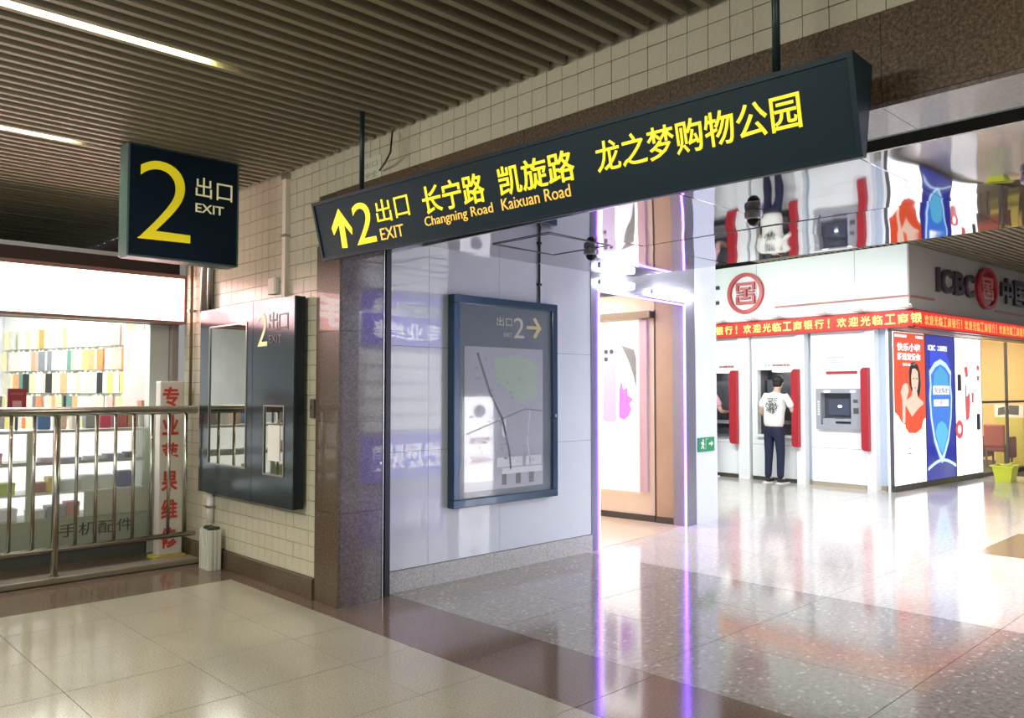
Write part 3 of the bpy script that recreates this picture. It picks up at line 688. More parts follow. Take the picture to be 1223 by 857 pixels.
ch = thing('office_chair', 'dark red armchair behind the bank glass beside the white poster', 'chair', MI @ Vector((5.7, .55, 0)), RZI)
MR = mat('dark_red_upholstery', (.30,.06,.05), .6)
obj('seat', MB(MI).box(5.5, 5.95, .34, .72, .32, .46, bev=.04), MR, ch)
obj('backrest', MB(MI).box(5.46, 5.54, .34, .72, .42, .86, bev=.03), MR, ch)
for sx_ in (.28, .73): obj('armrest', MB(MI).box(5.5, 5.95, sx_, sx_+.05, .2, .62, bev=.02), MR, ch)
for a_, b_ in ((5.55,.36), (5.9,.36), (5.55,.70), (5.9,.70)): obj('leg', MB(MI).cyl((a_,b_,0), (a_,b_,.33), .02), M_dgrey, ch)
# yellow bucket outside the glass
P0 = Vector((15.5, 4.12, 0))
bk = thing('mop_bucket', 'bright yellow plastic bucket on the floor by the bank glass', 'bucket', P0)
YB = mat('acid_yellow_plastic', (.72,.78,.06), .4)
def sqloft(m, c, secs):
    n = len(secs); vs = []
    for (a, b, z) in secs:
        for x, y in ((-a,-b),(a,-b),(a,b),(-a,b)): vs.append((c[0]+x, c[1]+y, z))
    fs = [[j*4+i, j*4+(i+1) % 4, (j+1)*4+(i+1) % 4, (j+1)*4+i] for j in range(n-1) for i in range(4)]
    fs.append([3,2,1,0]); fs.append([(n-1)*4+i for i in range(4)])
    m.add(vs, fs); return m
obj('tub', sqloft(MB(), P0, [(.15,.11,0),(.20,.15,.25),(.19,.14,.25),(.14,.10,.03)]), YB, bk)
obj('rim', sqloft(MB(), P0, [(.20,.15,.25),(.225,.175,.25),(.225,.175,.275),(.20,.15,.275),(.19,.14,.25)]), YB, bk)
obj('handle', MB().tube([(P0.x-.2,P0.y,.27),(P0.x-.15,P0.y-.14,.33),(P0.x,P0.y-.2,.35),(P0.x+.15,P0.y-.14,.33),(P0.x+.2,P0.y,.27)], .008), YB, bk)

# dome cameras on the mirrored ceiling
for (x, y, lab) in ((4.95, 4.22, 'dark dome camera on the mirrored ceiling left of the violet doorway'), (4.66, 2.62, 'dome camera on the mirrored ceiling under the big sign, in front of the bank'), (4.90, 1.14, 'dome camera on the mirrored ceiling at the right edge of view')):
    t = thing('dome_camera', lab, 'camera', (x, y, 2.6), 0, 'dome cameras on the mirrored ceiling')
    obj('base', MB().lathe([(.055,0),(.06,-.02),(.058,-.045),(.045,-.055)], (x,y,2.648), 20), mat('camera_grey', (.35,.35,.36), .3, .4), t, smooth=False)
    obj('dome', MB().lathe([(.042,-.055),(.038,-.075),(.024,-.09),(.006,-.096)], (x,y,2.648), 20), M_black, t, smooth=True)
# flush ceiling hatch frame on the mirrored ceiling
hc = thing('ceiling_hatch', 'thin square hatch outline in the mirrored ceiling near the white wall', 'hatch', (4.6, 4.4, 2.64))
obj('frame', MB().box(4.25, 4.95, 4.62, 4.63, 2.644, 2.649).box(4.25, 4.95, 4.02+.0, 4.03, 2.644, 2.649).box(4.25, 4.26, 4.03, 4.62, 2.644, 2.649).box(4.94, 4.95, 4.03, 4.62, 2.644, 2.649), M_dgrey, hc)

# ================================================================== BIG DIRECTION SIGN
TL, TR, BLc, BRc = Vector((2.625,4.54,2.69)), Vector((2.79,1.18,2.69)), Vector((2.71,4.56,2.334)), Vector((2.914,1.19,2.334))
u = (TR-TL).normalized(); v = (BLc-TL); v = (v-u*v.dot(u)).normalized(); LEN = (TR-TL).length; HT = .366
FG = frame(TL, u, -v)                         # face frame: u along, y up the face, z towards the viewer
perp = Vector((-u.y, u.x, 0)); perp = -perp if perp.x < 0 else perp
big = thing('direction_sign', 'long dark teal hanging sign with yellow arrow, exit 2 and street names', 'sign', (TL+TR)/2, 0)
bt = .185
def section(a):       # V-shaped body cross section at distance a along the sign
    p = TL+u*a
    q = p+perp*bt
    b = p+v*HT; b2 = b+perp*.022
    return [p, q, b2, b]
m = MB(); s0, s1 = section(0.0), section(LEN); m.v = s0+s1
m.f = [[0,1,2,3],[7,6,5,4],[0,4,5,1],[1,5,6,2],[2,6,7,3],[3,7,4,0]]
obj('housing', m, M_sign, big)
m = MB(FG); e = .02
m.box(0, LEN, -e, 0, 0, .012).box(0, LEN, -HT, -HT+e, 0, .012).box(0, e, -HT+e, -e, 0, .012).box(LEN-e, LEN, -HT+e, -e, 0, .012)
obj('face_frame', m, M_sign, big)
obj('face_panel', MB(FG).box(e, LEN-e, -HT+e, -e, .0005, .004), M_signface, big)
m = MB(); q = [s0[1], s1[1], s1[2], s0[2]]
n_ = (q[1]-q[0]).cross(q[3]-q[0]).normalized()
obj('rear_panel', MB().add([p+n_*k for k in (.0, -.006) for p in q], [(0,1,2,3),(4,5,6,7),(0,1,5,4),(1,2,6,5),(2,3,7,6),(3,0,4,7)]), M_signface, big)
for a in (.39, 3.04):
    p = TL+u*a+perp*bt*.5
    top = 3.42
    po_ = obj('pole', MB().cyl((p.x,p.y,2.688), (p.x,p.y,top), .0155, n=12), M_pole, big, smooth=True)
    obj('flange', MB().box(p.x-.035, p.x+.035, p.y-.035, p.y+.035, 2.690, 2.700), M_pole, po_)
def st(name, s, x0, x1, ytop, ybot, m_, bold=.0):
    return obj(name, MB().text(s, x0, -ybot, x1-x0, ybot-ytop, FG, z0=.004, dep=.003, bold=bold), m_, big)
obj('arrow', MB().prism([(.262,-.073),(.363,-.205),(.353,-.243),(.292,-.172),(.285,-.314),(.232,-.310),(.242,-.165),(.172,-.222),(.16,-.178)], FG, .004, .007), M_yellow, big)
st('number', '2', .39, .579, .070, .312, M_yellow, .0)
st('character', '出', .617, .752, .084, .213, M_yellow); st('character', '口', .790, .911, .092, .207, M_yellow)
st('lettering', 'EXIT', .622, .831, .245, .312, M_orange)
st('lettering', '长宁路', 1.030, 1.507, .075, .226, M_yellow, .012)
st('lettering', 'Changning Road', 1.02, 1.544, .236, .303, M_orange)
st('lettering', '凯旋路', 1.612, 2.093, .077, .222, M_yellow, .012)
st('lettering', 'Kaixuan Road', 1.607, 2.049, .232, .290, M_orange)
st('lettering', '龙之梦购物公园', 2.219, 3.16, .081, .218, M_yellow, .010)

# ================================================================== SQUARE EXIT SIGN
EY = 5.75
ex2 = thing('exit_sign', 'square navy exit sign with a large yellow 2 under the slat ceiling', 'sign', (2.31, 5.83, 2.43))
obj('casing', MB().box(1.925, 2.695, EY+.004, EY+.15, 2.435, 3.20), M_signside, ex2)
obj('face_panel', MB().box(1.93, 2.69, EY-.002, EY+.004, 2.44, 3.195), M_exit, ex2)
obj('end_lip', MB().box(1.912, 1.925, EY-.004, EY+.155, 2.43, 3.20).box(2.695, 2.705, EY-.004, EY+.155, 2.43, 3.20).box(1.925, 2.695, EY-.0, EY+.155, 2.425, 2.435), M_signside, ex2)
obj('hanger', MB().box(2.05, 2.09, EY+.06, EY+.10, 3.20, 3.42).box(2.52, 2.56, EY+.06, EY+.10, 3.20, 3.42), M_pole, ex2)
FE = frame((0, EY-.002, 0), (1,0,0))
obj('number', MB().text('2', 1.985, 2.553, .360, .557, FE, dep=.004, bold=-.012), M_yellow_g, ex2)
for c_, x_, h_ in (('出', 2.380, .145), ('口', 2.535, .125)): obj('lettering', MB().text(c_, x_, 2.905, .118, h_, FE, dep=.004), M_pale, ex2)
obj('lettering', MB().text('EXIT', 2.380, 2.795, .21, .064, FE, dep=.004, bold=.01), M_pale, ex2)

# ================================================================== DOUBLE CABINET ON THE TILED WALL
cb = thing('notice_cabinet', 'dark steel double-door notice cabinet with exit 2 lettering on the tiled wall', 'cabinet', (3.05, 6.2, .64))
cx, cy0, cy1, cz0, cz1 = 2.98, 5.395, 7.045, .64, 2.21
obj('carcass', MB().box(cx+.012, 3.07, cy0, cy1, cz0, cz1), M_cabside, cb)
mid = 6.05
FCb = frame((cx, 0, 0), (0,-1,0))
def door(y0, y1, win):
    a, b, c, d = win
    m = MB().box(cx, cx+.012, y0, y1, cz0, c).box(cx, cx+.012, y0, y1, d, cz1).box(cx, cx+.012, y0, a, c, d).box(cx, cx+.012, b, y1, c, d)
    o = obj('door', m, M_cab, cb)
    r = .012
    obj('window_trim', MB().box(cx-.006, cx, a-r, b+r, c-r, c).box(cx-.006, cx, a-r, b+r, d, d+r).box(cx-.006, cx, a-r, a, c, d).box(cx-.006, cx, b, b+r, c, d), M_steel2, o)
    obj('window_glass', MB().box(cx+.004, cx+.008, a, b, c, d), mat('cabinet_glass', (.42,.42,.38), .03, 1, noise=.12, nscale=6), o)
    return o
door(mid+.003, cy1, (6.16, 6.84, .90, 2.05))
dr = door(cy0, mid-.003, (5.54, 5.84, .88, 1.39))
obj('number', MB().text('2', -5.965, 1.855, .155, .26, FCb, dep=.003, bold=-.0), M_pale, dr)
for c_, x_ in (('出', -5.785), ('口', -5.625)): obj('lettering', MB().text(c_, x_, 1.965, .14, .145 if c_ == '出' else .125, FCb, dep=.003), M_dgrey, dr)
obj('lettering', MB().text('EXIT', -5.78, 1.875, .20, .06, FCb, dep=.003), M_dgrey, dr)
obj('pale_notice', MB().box(cx-.001, cx+.004, 5.60, 5.78, .98, 1.25), M_plast, dr)

# pipes and conduits on the tiled wall
for (y_, z0, z1, r, m_, nm, lab) in (
    (7.46, 1.30, 3.2, .014, mat('rusty_pipe', (.20,.12,.05), .5), 'thin_pipe', 'thin rusty brown pipe near the corner of the tiled wall'),
    (7.20, 2.215, 3.2, .028, M_steel2, 'grey_pipe', 'left of the two short grey pipes above the cabinet'),
    (7.06, 2.215, 3.2, .028, M_steel2, 'grey_pipe', 'right of the two short grey pipes above the cabinet'),
    (6.99, .36, .638, .03, M_plast, 'drain_pipe', 'pale pipe between the cabinet and the ribbed white box')):
    t = thing(nm, lab, 'pipe', (3.068, y_, z0))
    obj('tube', MB().cyl((3.068-.0, y_, z0), (3.068, y_, z1), r, n=12), m_, t, smooth=True)
    obj('clip', MB().box(3.035-.0, 3.097, y_-r-.012, y_+r+.012, (z0+z1)/2-.01, (z0+z1)/2+.01), M_steel2, t)
t = thing('conduit', 'flat cream cable conduit running up the tiled wall from the cabinet', 'conduit', (3.08, 5.72, 2.21))
obj('channel', MB().box(3.06, 3.097, 5.695, 5.745, 2.215, 3.19), mat('cream_conduit', (.68,.62,.52), .5), t)
obj('clip', MB().box(3.052, 3.097, 5.685, 5.755, 3.15, 3.20).box(3.052, 3.097, 5.685, 5.755, 2.7, 2.72), M_steel2, t)
t = thing('wall_box', 'small pale electrical box beside the conduit above the cabinet', 'electrical box', (3.08, 5.93, 2.27))
obj('case', MB().box(3.06, 3.097, 5.85, 5.97, 2.27, 2.40, bev=.006), M_plast, t)
obj('cover', MB().box(3.056, 3.06, 5.86, 5.96, 2.28, 2.39), mat('cream_conduit', (.68,.62,.52), .5), t)
t = thing('paper_notice', 'small faded paper notice stuck on the tiles behind the left pole', 'notice', (3.09, 4.58, 2.9))
obj('sheet', MB().box(3.094, 3.0965, 4.47, 4.69, 2.915, 3.09), mat('faded_paper', (.58,.60,.48), .6), t)
FN = frame((3.094, 0, 0), (0,-1,0))
obj('print', MB().text('出口', -4.66, 3.02, .15, .04, FN, dep=.001).text('安全', -4.66, 2.95, .15, .04, FN, dep=.001), mat('faded_green_ink', (.25,.32,.22), .6), t)
t = thing('wall_switch', 'small dark switch box on the tiles between cabinet and column', 'switch', (3.09, 5.30, 1.3))
obj('case', MB().box(3.070, 3.097, 5.275, 5.325, 1.31, 1.45, bev=.008), mat('bronze_switch', (.12,.10,.07), .4), t)
obj('button', MB().cyl((3.064, 5.30, 1.39), (3.071, 5.30, 1.39), .012, n=10), M_dgrey, t)
# cable loop near the ceiling
tag(obj('loose_cable', MB().tube([(3.05,4.28,3.19),(3.0,4.22,3.10),(2.98,4.20,3.02),(3.02,4.32,2.98),(3.07,4.45,2.97)], .006, 6), M_black, at=(3.0,4.3,2.98)), 'thin black loose cable hanging from the slats beside the left pole', 'cable')

# white ribbed box with debris on top, at the foot of the tiled wall
rb = thing('ribbed_box', 'white ribbed metal box with dark debris on top at the railing end', 'bin', (3.0, 6.83, 0))
BX = mat('off_white_painted_metal', (.62,.63,.56), .5)
obj('body', MB().box(2.95, 3.05, 6.72, 6.93, 0, .335), BX, rb)
for k in range(5): obj('rib', MB().box(2.942, 2.95, 6.725+.042*k, 6.745+.042*k, .0, .335), BX, rb)
for k in range(3): obj('rib', MB().box(2.955+.034*k, 2.972+.034*k, 6.712, 6.72, .0, .335), BX, rb)
m = MB()
for k in range(16): 
    a, b = random.uniform(2.965,3.035), random.uniform(6.74,6.91); m.ball((a, b, .345), random.uniform(.012,.024), 6, (1.4,1,.8))
obj('debris', m, mat('dark_debris', (.05,.06,.03), .9), rb)

# ================================================================== MAP FRAME ON THE WHITE WALL
mp = thing('map_frame', 'blue framed wall map case with exit 2 arrow on the white panel wall', 'map board', (4.75, 5.0, .57))
a, b, c, d = 4.145, 5.36, .575, 2.285
Yf, Yb = 4.965, 5.044
w1 = .065
m = MB().box(a, b, Yf, Yb, c, c+w1, bev=.006).box(a, b, Yf, Yb, d-w1, d, bev=.006).box(a, a+w1, Yf, Yb, c+w1, d-w1, bev=.006).box(b-w1, b, Yf, Yb, c+w1, d-w1, bev=.006)
obj('frame', m, M_navy, mp)
obj('inner_panel', MB().box(a+w1, b-w1, 5.005, 5.04, c+w1, d-w1), mat('slate_blue_panel', (.05,.09,.15), .12, coat=.6), mp)
FM = frame((0, 5.005, 0), (1,0,0))
x0, x1, z0, z1 = 4.285, 5.20, .69, 1.875
sheet = obj('map_sheet', MB().box(x0, x1, z0, z1, 0, .004, L=FM), mat('lilac_map_paper', (.44,.45,.55), .08, coat=.9, noise=.08, nscale=5), mp)
obj('park_area', MB().prism([(x0+.32,z1-.08),(x0+.62,z1-.06),(x0+.86,z1-.12),(x0+.84,z1-.42),(x0+.62,z1-.48),(x0+.48,z1-.36),(x0+.34,z1-.30)], FM, .004, .005), mat('pale_green_map', (.40,.54,.42), .1, coat=.9), sheet)
def road(pts, wd):
    m = MB()
    for (p, q) in zip(pts[:-1], pts[1:]):
        p, q = Vector((*p,0)), Vector((*q,0)); n = Vector((-(q-p).y, (q-p).x, 0)).normalized()*wd/2
        m.prism([(p+n)[:2], (q+n)[:2], (q-n)[:2], (p-n)[:2]], FM, .005, .0062)
    return m
obj('rail_line', road([(x0+.14,z1-.05),(x0+.28,z1-.38),(x0+.42,z1-.60),(x0+.50,z1-.86),(x0+.52,z1-1.03)], .022), M_dgrey, sheet)
obj('road', road([(x0+.02,z1-.72),(x0+.42,z1-.60),(x0+.7,z1-.52),(x0+.9,z1-.54)], .012), mat('map_road', (.2,.2,.24), .2), sheet)
obj('street', road([(x0+.75,z1-.54),(x0+.72,z1-.8),(x0+.76,z1-1.0)], .012).prism([(x0+.40,z1-.56),(x0+.47,z1-.58),(x0+.46,z1-.76),(x0+.42,z1-.74)], FM, .005, .0062), mat('map_street', (.62,.68,.78), .2), sheet)
m = MB()
for k in range(46):
    q_ = (x0+random.uniform(.05,.88), z1-random.uniform(.1,.98)); s_ = random.uniform(.008,.02)
    m.box(q_[0], q_[0]+s_*1.6, q_[1], q_[1]+s_, .005, .0062, L=FM)
obj('block_mark', m, mat('map_mark', (.27,.30,.36), .3), sheet)
obj('legend', MB().box(x0+.42, x1-.01, z0+.12, z0+.17, .005, .0062, L=FM).box(x0+.36, x0+.66, z0+.18, z0+.26, .005, .0062, L=FM).box(x0+.70, x1-.02, z0+.18, z0+.26, .005, .0062, L=FM), mat('map_legend', (.7,.72,.78), .2), sheet)
obj('legend_mark', MB().box(x0+.42, x0+.47, z0+.03, z0+.12, .005, .0064, L=FM).box(x0+.58, x0+.64, z0+.03, z0+.12, .005, .0064, L=FM).box(x0+.74, x0+.80, z0+.03, z0+.12, .005, .0064, L=FM), M_dgrey, sheet)
obj('number', MB().text('2', 4.845, 1.965, .125, .175, FM, dep=.003), mat('pale_gold', (.62,.60,.48), .3), mp)
obj('arrow', MB().prism([(5.0,2.05),(5.13,2.05),(5.08,1.985),(5.11,1.97),(5.185,2.062),(5.11,2.155),(5.08,2.14),(5.13,2.078),(5.0,2.078)], FM, 0, .003), mat('gold_arrow', (.75,.60,.22), .3), mp)
obj('lettering', MB().text('出口', 4.645, 2.06, .18, .075, FM, dep=.003), mat('pale_gold', (.62,.60,.48), .3), mp); obj('small_lettering', MB().text('EXIT', 4.73, 1.97, .09, .035, FM, dep=.003), MATS['pale_gold'], mp)
obj('glass', MB().box(a+w1, b-w1, 4.985, 4.989, c+w1, d-w1), mat('case_glass', (.9,.95,1), .02, alpha=.10, noise=0, spec=.9), mp)
obj('lock', MB().cyl((5.325,4.958,1.29), (5.325,4.966,1.29), .012, n=12), M_steel, mp)
t = thing('hanging_conduit', 'thin black conduit from the ceiling down to the map frame', 'conduit', (5.19, 5.03, 2.29))
obj('tube', MB().cyl((5.19,5.03,2.287), (5.19,5.03,2.645), .010, n=8), M_black, t)
obj('clip', MB().box(5.17, 5.21, 5.02, 5.045, 2.45, 2.47), M_black, t)

# ================================================================== RAILING, BANNER AND KIOSK ON THE LEFT
rl = thing('railing', 'stainless steel railing with vertical bars in front of the phone kiosk', 'railing', (2.0, 7.15, 0))
ry = 7.15
obj('kerb', MB().box(-1.6, 3.02, 7.085, 7.30, 0, .05, bev=.012), mat('grey_brown_kerb', (.20,.165,.125), .35), rl)
obj('handrail', MB().cyl((-1.6,ry,1.345), (3.0,ry,1.345), .036, n=18), M_steel, rl, smooth=True)
obj('bottom_rail', MB().cyl((-1.6,ry,.262), (3.0,ry,.262), .022, n=14), M_steel, rl, smooth=True)
for px in (1.885, .45, -.98):
    p_ = obj('post', MB().cyl((px,ry,.045), (px,ry,1.32), .027, n=16), M_steel, rl, smooth=True)
    obj('foot_plate', MB().cyl((px,ry,.05), (px,ry,.058), .04, n=16), M_steel, p_)
xx = 1.885
for k in range(1, 8): obj('baluster', MB().cyl((xx+.1465*k,ry,.27), (xx+.1465*k,ry,1.325), .0135, n=12), M_steel, rl, smooth=True)
for k in range(1, 24):
    q_ = xx-.159*k
    if min(abs(q_-p) for p in (.45,-.98)) > .05 and q_ > -1.6: obj('baluster', MB().cyl((q_,ry,.27), (q_,ry,1.325), .0135, n=12), M_steel, rl, smooth=True)

bn = thing('banner_post', 'white upright post banner with vertical red characters behind the railing', 'banner', (2.93, 7.56, 0))
obj('post', MB().box(2.815, 3.03, 7.50, 7.62, .03, 1.60, bev=.01), mat('white_banner', (.72,.68,.62), .5), bn)
FBn = frame((0, 7.499, 0), (1,0,0))
for i, chh in enumerate('专业苹果维修'):
    obj('character', MB().text(chh, 2.835, 1.365-.255*i, .145, .185, FBn, dep=.003, bold=.03), mat('red_print', (.62,.06,.04), .5), bn)
obj('base', MB().box(2.78, 3.05, 7.46, 7.66, 0, .03), mat('yellow_tape', (.7,.6,.1), .5), bn)

# lit kiosk sign box
lx = thing('light_box_sign', 'long glowing white and red shop sign box above the phone kiosk', 'sign', (1.2, 7.7, 2.15))
M_lbr = mat('lit_red_sign', (1,.2,.2), .5, emit=(1,.50,.46), es=3.8)
M_lbw = mat('lit_white_letters', (1,1,1), .5, emit=(1,.97,.95), es=4.2)
obj('box', MB().box(-1.4, 3.075, 7.655, 7.80, 2.165, 2.565), M_lbr, lx)
obj('casing', MB().box(-1.42, 3.09, 7.645, 7.82, 2.565, 2.60).box(-1.42, 3.09, 7.645, 7.82, 2.14, 2.165).box(3.075, 3.09, 7.645, 7.82, 2.165, 2.565), mat('pinkish_brown_casing', (.30,.18,.16), .4), lx)
FLx = frame((0, 7.654, 0), (1,0,0))
for i, chh in enumerate('专业苹果维修手机维修'):
    obj('letter', MB().text(chh, -1.33+.44*i, 2.20, .38, .33, FLx, dep=.004, bold=.045), M_lbw, lx)
struct('wall_kiosk_fascia', MB().box(-2.5, 3.10, 7.83, 7.95, 2.14, 2.74), mat('dark_brown_fascia', (.06,.035,.03), .6))
struct('wall_kiosk_upper', MB().box(-2.6, 3.5, 11.9, 12.0, 2.81, 3.42), MATS['dark_brown_fascia'])
struct('wall_kiosk_end', MB().box(3.45, 3.5, 7.7, 12.0, 2.81, 3.42), MATS['dark_brown_fascia'])
struct('wall_kiosk_right', MB().box(3.04, 3.10, 7.83, 9.15, 0, 2.14), mat('pinkish_grey_wall', (.42,.36,.34), .5))
struct('wall_kiosk_post', MB().box(2.86, 3.035, 7.90, 8.02, 0, 2.135), mat('light_aluminium', (.62,.66,.64), .4, .2))
struct('ceiling_kiosk', MB().box(-2.5, 3.6, 7.96, 12.6, 2.75, 2.80), M_white)
struct('floor_kiosk', MB().box(-2.6, 3.6, 7.31, 12.6, -.01, .002), mat('dark_kiosk_floor', (.14,.11,.08), .3))
d0, d1 = Vector((3.37, 9.15, 0)), Vector((2.53, 12.03, 0)); rd = (d1-d0).normalized()
FR = frame(d0, -rd)        # faces the aisle; u runs back towards the kiosk front (negative = deeper)
RL = (d1-d0).length
rack = struct('wall_kiosk_rack', MB(FR).box(-RL, 0, 0, 2.75, -.05, -.001), mat('white_pegboard', (.86,.88,.82), .6))
struct('wall_kiosk_back', MB().box(-2.5, 2.6, 12.1, 12.2, 0, 2.75), M_white)
for k in range(5): 
    piece('shelf_strip', M_plast, rack, -RL, 0, 2.035-.27*k-.0, 2.045-.27*k, 0, .012, M=FR)
cols = [('white',(.52,.52,.47)),('pale green',(.45,.58,.28)),('yellow',(.66,.58,.14)),('grey',(.16,.17,.18)),('black',(.03,.03,.03)),('tan',(.50,.28,.14)),('orange',(.62,.20,.07)),('cream',(.66,.58,.36)),('pink',(.58,.32,.28)),('teal',(.10,.2,.18))]
cm_ = [mat('case_'+n.replace(' ','_'), c, .35, noise=.25, nscale=30) for n, c in cols]
def case_mesh(m_):
    m = MB(); m.box(-.044, .044, -.03, .205, 0, .022); me = bpy.data.meshes.new('phone_case')
    me.from_pydata([tuple(p) for p in m.v], [], m.f); me.materials.append(m_)
    return me
cms = [case_mesh(m_) for m_ in cm_]
clipm = MB().box(-.012, .012, .205, .226, .002, .006).box(-.03, .03, .20, .206, -.001, .018)
cl = bpy.data.meshes.new('hang_tab'); cl.from_pydata([tuple(p) for p in clipm.v], [], clipm.f); cl.materials.append(M_plast)
rowname = ['top row', 'second row', 'third row', 'fourth row', 'lowest row']
def ordn(k): return f"{k}{'th' if 10 < k < 20 or k % 10 not in (1,2,3) else ('st','nd','rd')[k % 10-1]}"
wts = [[9,3,1,1,1,1,.3,3,1,.5],[9,4,.5,1,0,1,1,4,2,1],[8,4,1.5,1.5,1,1.5,0,5,1,1],[7,3,.5,3,1.5,1,1,3,1,1],[5,1,1,2,1,1,2,3,2,2]]
for r in range(5):
    zt = 2.06-.27*r
    n = 29
    for k in range(n):
        ci = random.choices(range(10), wts[r])[0]
        if r == 1 and k in (1,2,3,4): ci = 6 if k != 3 else 8
        if r == 0 and k in (2,3): ci = 1
        uu = -.07-(RL-.12)/n*k
        o = bpy.data.objects.new('phone_case', cms[ci]); COL.objects.link(o)
        o.matrix_world = FR @ Matrix.Translation((uu, zt, .02+random.uniform(0,.05))) @ Matrix.Rotation(random.uniform(.1,.65), 4, 'Y')
        o['label'] = f'{cols[ci][0]} phone case in the {rowname[r]}, {ordn(k+1)} from right'; o['category'] = 'phone case'; o['group'] = 'phone cases on the kiosk wall'
        h_ = bpy.data.objects.new('hang_tab', cl); COL.objects.link(h_); h_.parent = o

# counter
kc = thing('display_counter', 'glass display counter with grey green base under the phone cases', 'counter', (1.9, 8.1, 0))
GB = mat('grey_green_laminate', (.34,.38,.30), .4)
FR_ = mat('counter_aluminium', (.50,.52,.48), .35, .5)
y0, y1 = 7.85, 8.32
obj('plinth', MB().box(-1.5, 2.84, y0+.04, y1, 0, .13), mat('dark_plinth', (.10,.10,.09), .5), kc)
obj('base_panel', MB().box(-1.5, 2.84, y0, y1, .13, .40), GB, kc)
obj('front_panel', MB().box(2.30, 2.84, y0-.01, y0+.02, .40, .62), mat('cream_green_card', (.46,.48,.40), .5), kc)
obj('top', MB().box(-1.5, 2.84, y0-.01, y1+.02, 1.145, 1.17), FR_, kc)
obj('back_panel', MB().box(-1.5, 2.84, y1-.02, y1, .40, 1.145), mat('white_back_glow', (.85,.88,.84), .5, emit=(1,1,.97), es=.55), kc)  # panel's own glow stands in for the brightly lit counter interior
for zz in (.62, .885): obj('shelf', MB().box(-1.48, 2.82, y0+.012, y1-.03, zz-.008, zz+.008), mat('shelf_white', (.8,.82,.8), .3), kc)
obj('frame', MB().box(-1.5, 2.84, y0-.005, y0+.012, .87, .90), FR_, kc)
for xx in (1.86, .3, 2.825, -1.49): obj('upright', MB().box(xx-.02, xx+.02, y0-.008, y0+.02, .40, 1.145), mat('green_grey_upright', (.42,.50,.38), .4), kc)
FK = frame((0, y0-.0005, 0), (1,0,0))
obj('lettering', MB().text('手机配件', 2.10, .235, .62, .115, FK, dep=.002), M_dskirt, kc)
obj('glass_pane', MB().box(.32, 1.84, y0+.003, y0+.007, .40, 1.14).box(1.88, 2.80, y0+.003, y0+.007, .40, 1.14), M_glass, kc)
# goods in and on the counter
def carton(x, y, z, w_, d_, h_, c, label, nm='carton', grp='boxes in the display counter', rz=0):
    t = thing(nm, label, 'box', (x, y, z), rz, grp)
    T = Matrix.Translation((x,y,z)) @ Matrix.Rotation(rz,4,'Z')
    cc = mat('carton_%d_%d_%d' % tuple(int(q*99) for q in c), c, .45, noise=.1)
    obj('body', MB(T).box(-w_/2, w_/2, -d_/2, d_/2, 0, h_*.72), cc, t)
    obj('lid', MB(T).box(-w_/2-.003, w_/2+.003, -d_/2-.003, d_/2+.003, h_*.72, h_), cc, t)
    return t
rows = [
 (.403, [(1.95,.13,.07,(.8,.8,.78),'white'),(2.10,.14,.10,(.25,.28,.33),'dark grey'),(2.24,.10,.12,(.55,.2,.15),'brick red'),(1.72,.16,.1,(.75,.74,.76),'pale grey'),(1.5,.14,.06,(.1,.1,.12),'black'),(1.3,.14,.13,(.8,.78,.8),'off white'),(1.1,.12,.1,(.7,.3,.35),'rose'),(.9,.14,.12,(.8,.8,.8),'plain white')]),
 (.630, [(1.70,.14,.10,(.45,.60,.05),'lime green'),(1.97,.12,.08,(.42,.16,.12),'maroon'),(2.07,.09,.13,(.80,.58,.12),'amber'),(2.20,.14,.09,(.62,.72,.72),'pale teal'),(2.36,.13,.12,(.62,.66,.62),'light grey'),(2.52,.13,.11,(.72,.74,.70),'white-grey'),(2.68,.14,.14,(.08,.10,.30),'navy'),(1.5,.14,.06,(.55,.55,.5),'khaki'),(1.3,.16,.12,(.8,.8,.7),'ivory'),(1.1,.14,.1,(.6,.65,.3),'olive')]),
 (.893, [(2.03,.12,.03,(.62,.45,.62),'flat mauve'),(2.2,.18,.025,(.5,.4,.72),'flat violet'),(2.4,.14,.03,(.75,.75,.8),'flat silver'),(2.58,.15,.04,(.3,.4,.6),'flat blue'),(2.72,.08,.05,(.06,.06,.08),'small black'),(1.62,.1,.09,(.75,.35,.5),'pink'),(1.4,.15,.05,(.8,.8,.78),'flat white')])]
shn = ['bottom', 'middle', 'upper']
for r, (z_, L_) in enumerate(rows):
    for (x_, w_, h_, c_, cn) in L_:
        carton(x_, 8.0+random.uniform(-.04,.06), z_, w_, .14, h_, c_, f'{cn} box on the {shn[r]} shelf of the display counter', rz=random.uniform(-.05,.05))
for (x_, w_, h_, c_, lab) in ((2.02,.1,.15,(.10,.2,.42),'blue box standing on the counter top behind the post'), (2.16,.08,.17,(.7,.5,.4),'peach box standing on the counter top'), (2.28,.07,.15,(.8,.76,.7),'cream box standing on the counter top'),
      (2.40,.08,.16,(.3,.3,.3),'grey box standing on the counter top'), (2.53,.09,.17,(.55,.08,.14),'crimson box standing on the counter top'), (2.66,.11,.18,(.42,.12,.10),'dark red box standing on the counter top'), (2.775,.09,.17,(.45,.25,.15),'brown box at the right end of the counter top'),
      (1.34,.2,.14,(.4,.36,.28),'olive tray box at the left of the counter top')):
    carton(x_, 8.12, 1.172, w_, .12, h_, c_, lab, grp='boxes on the counter top')
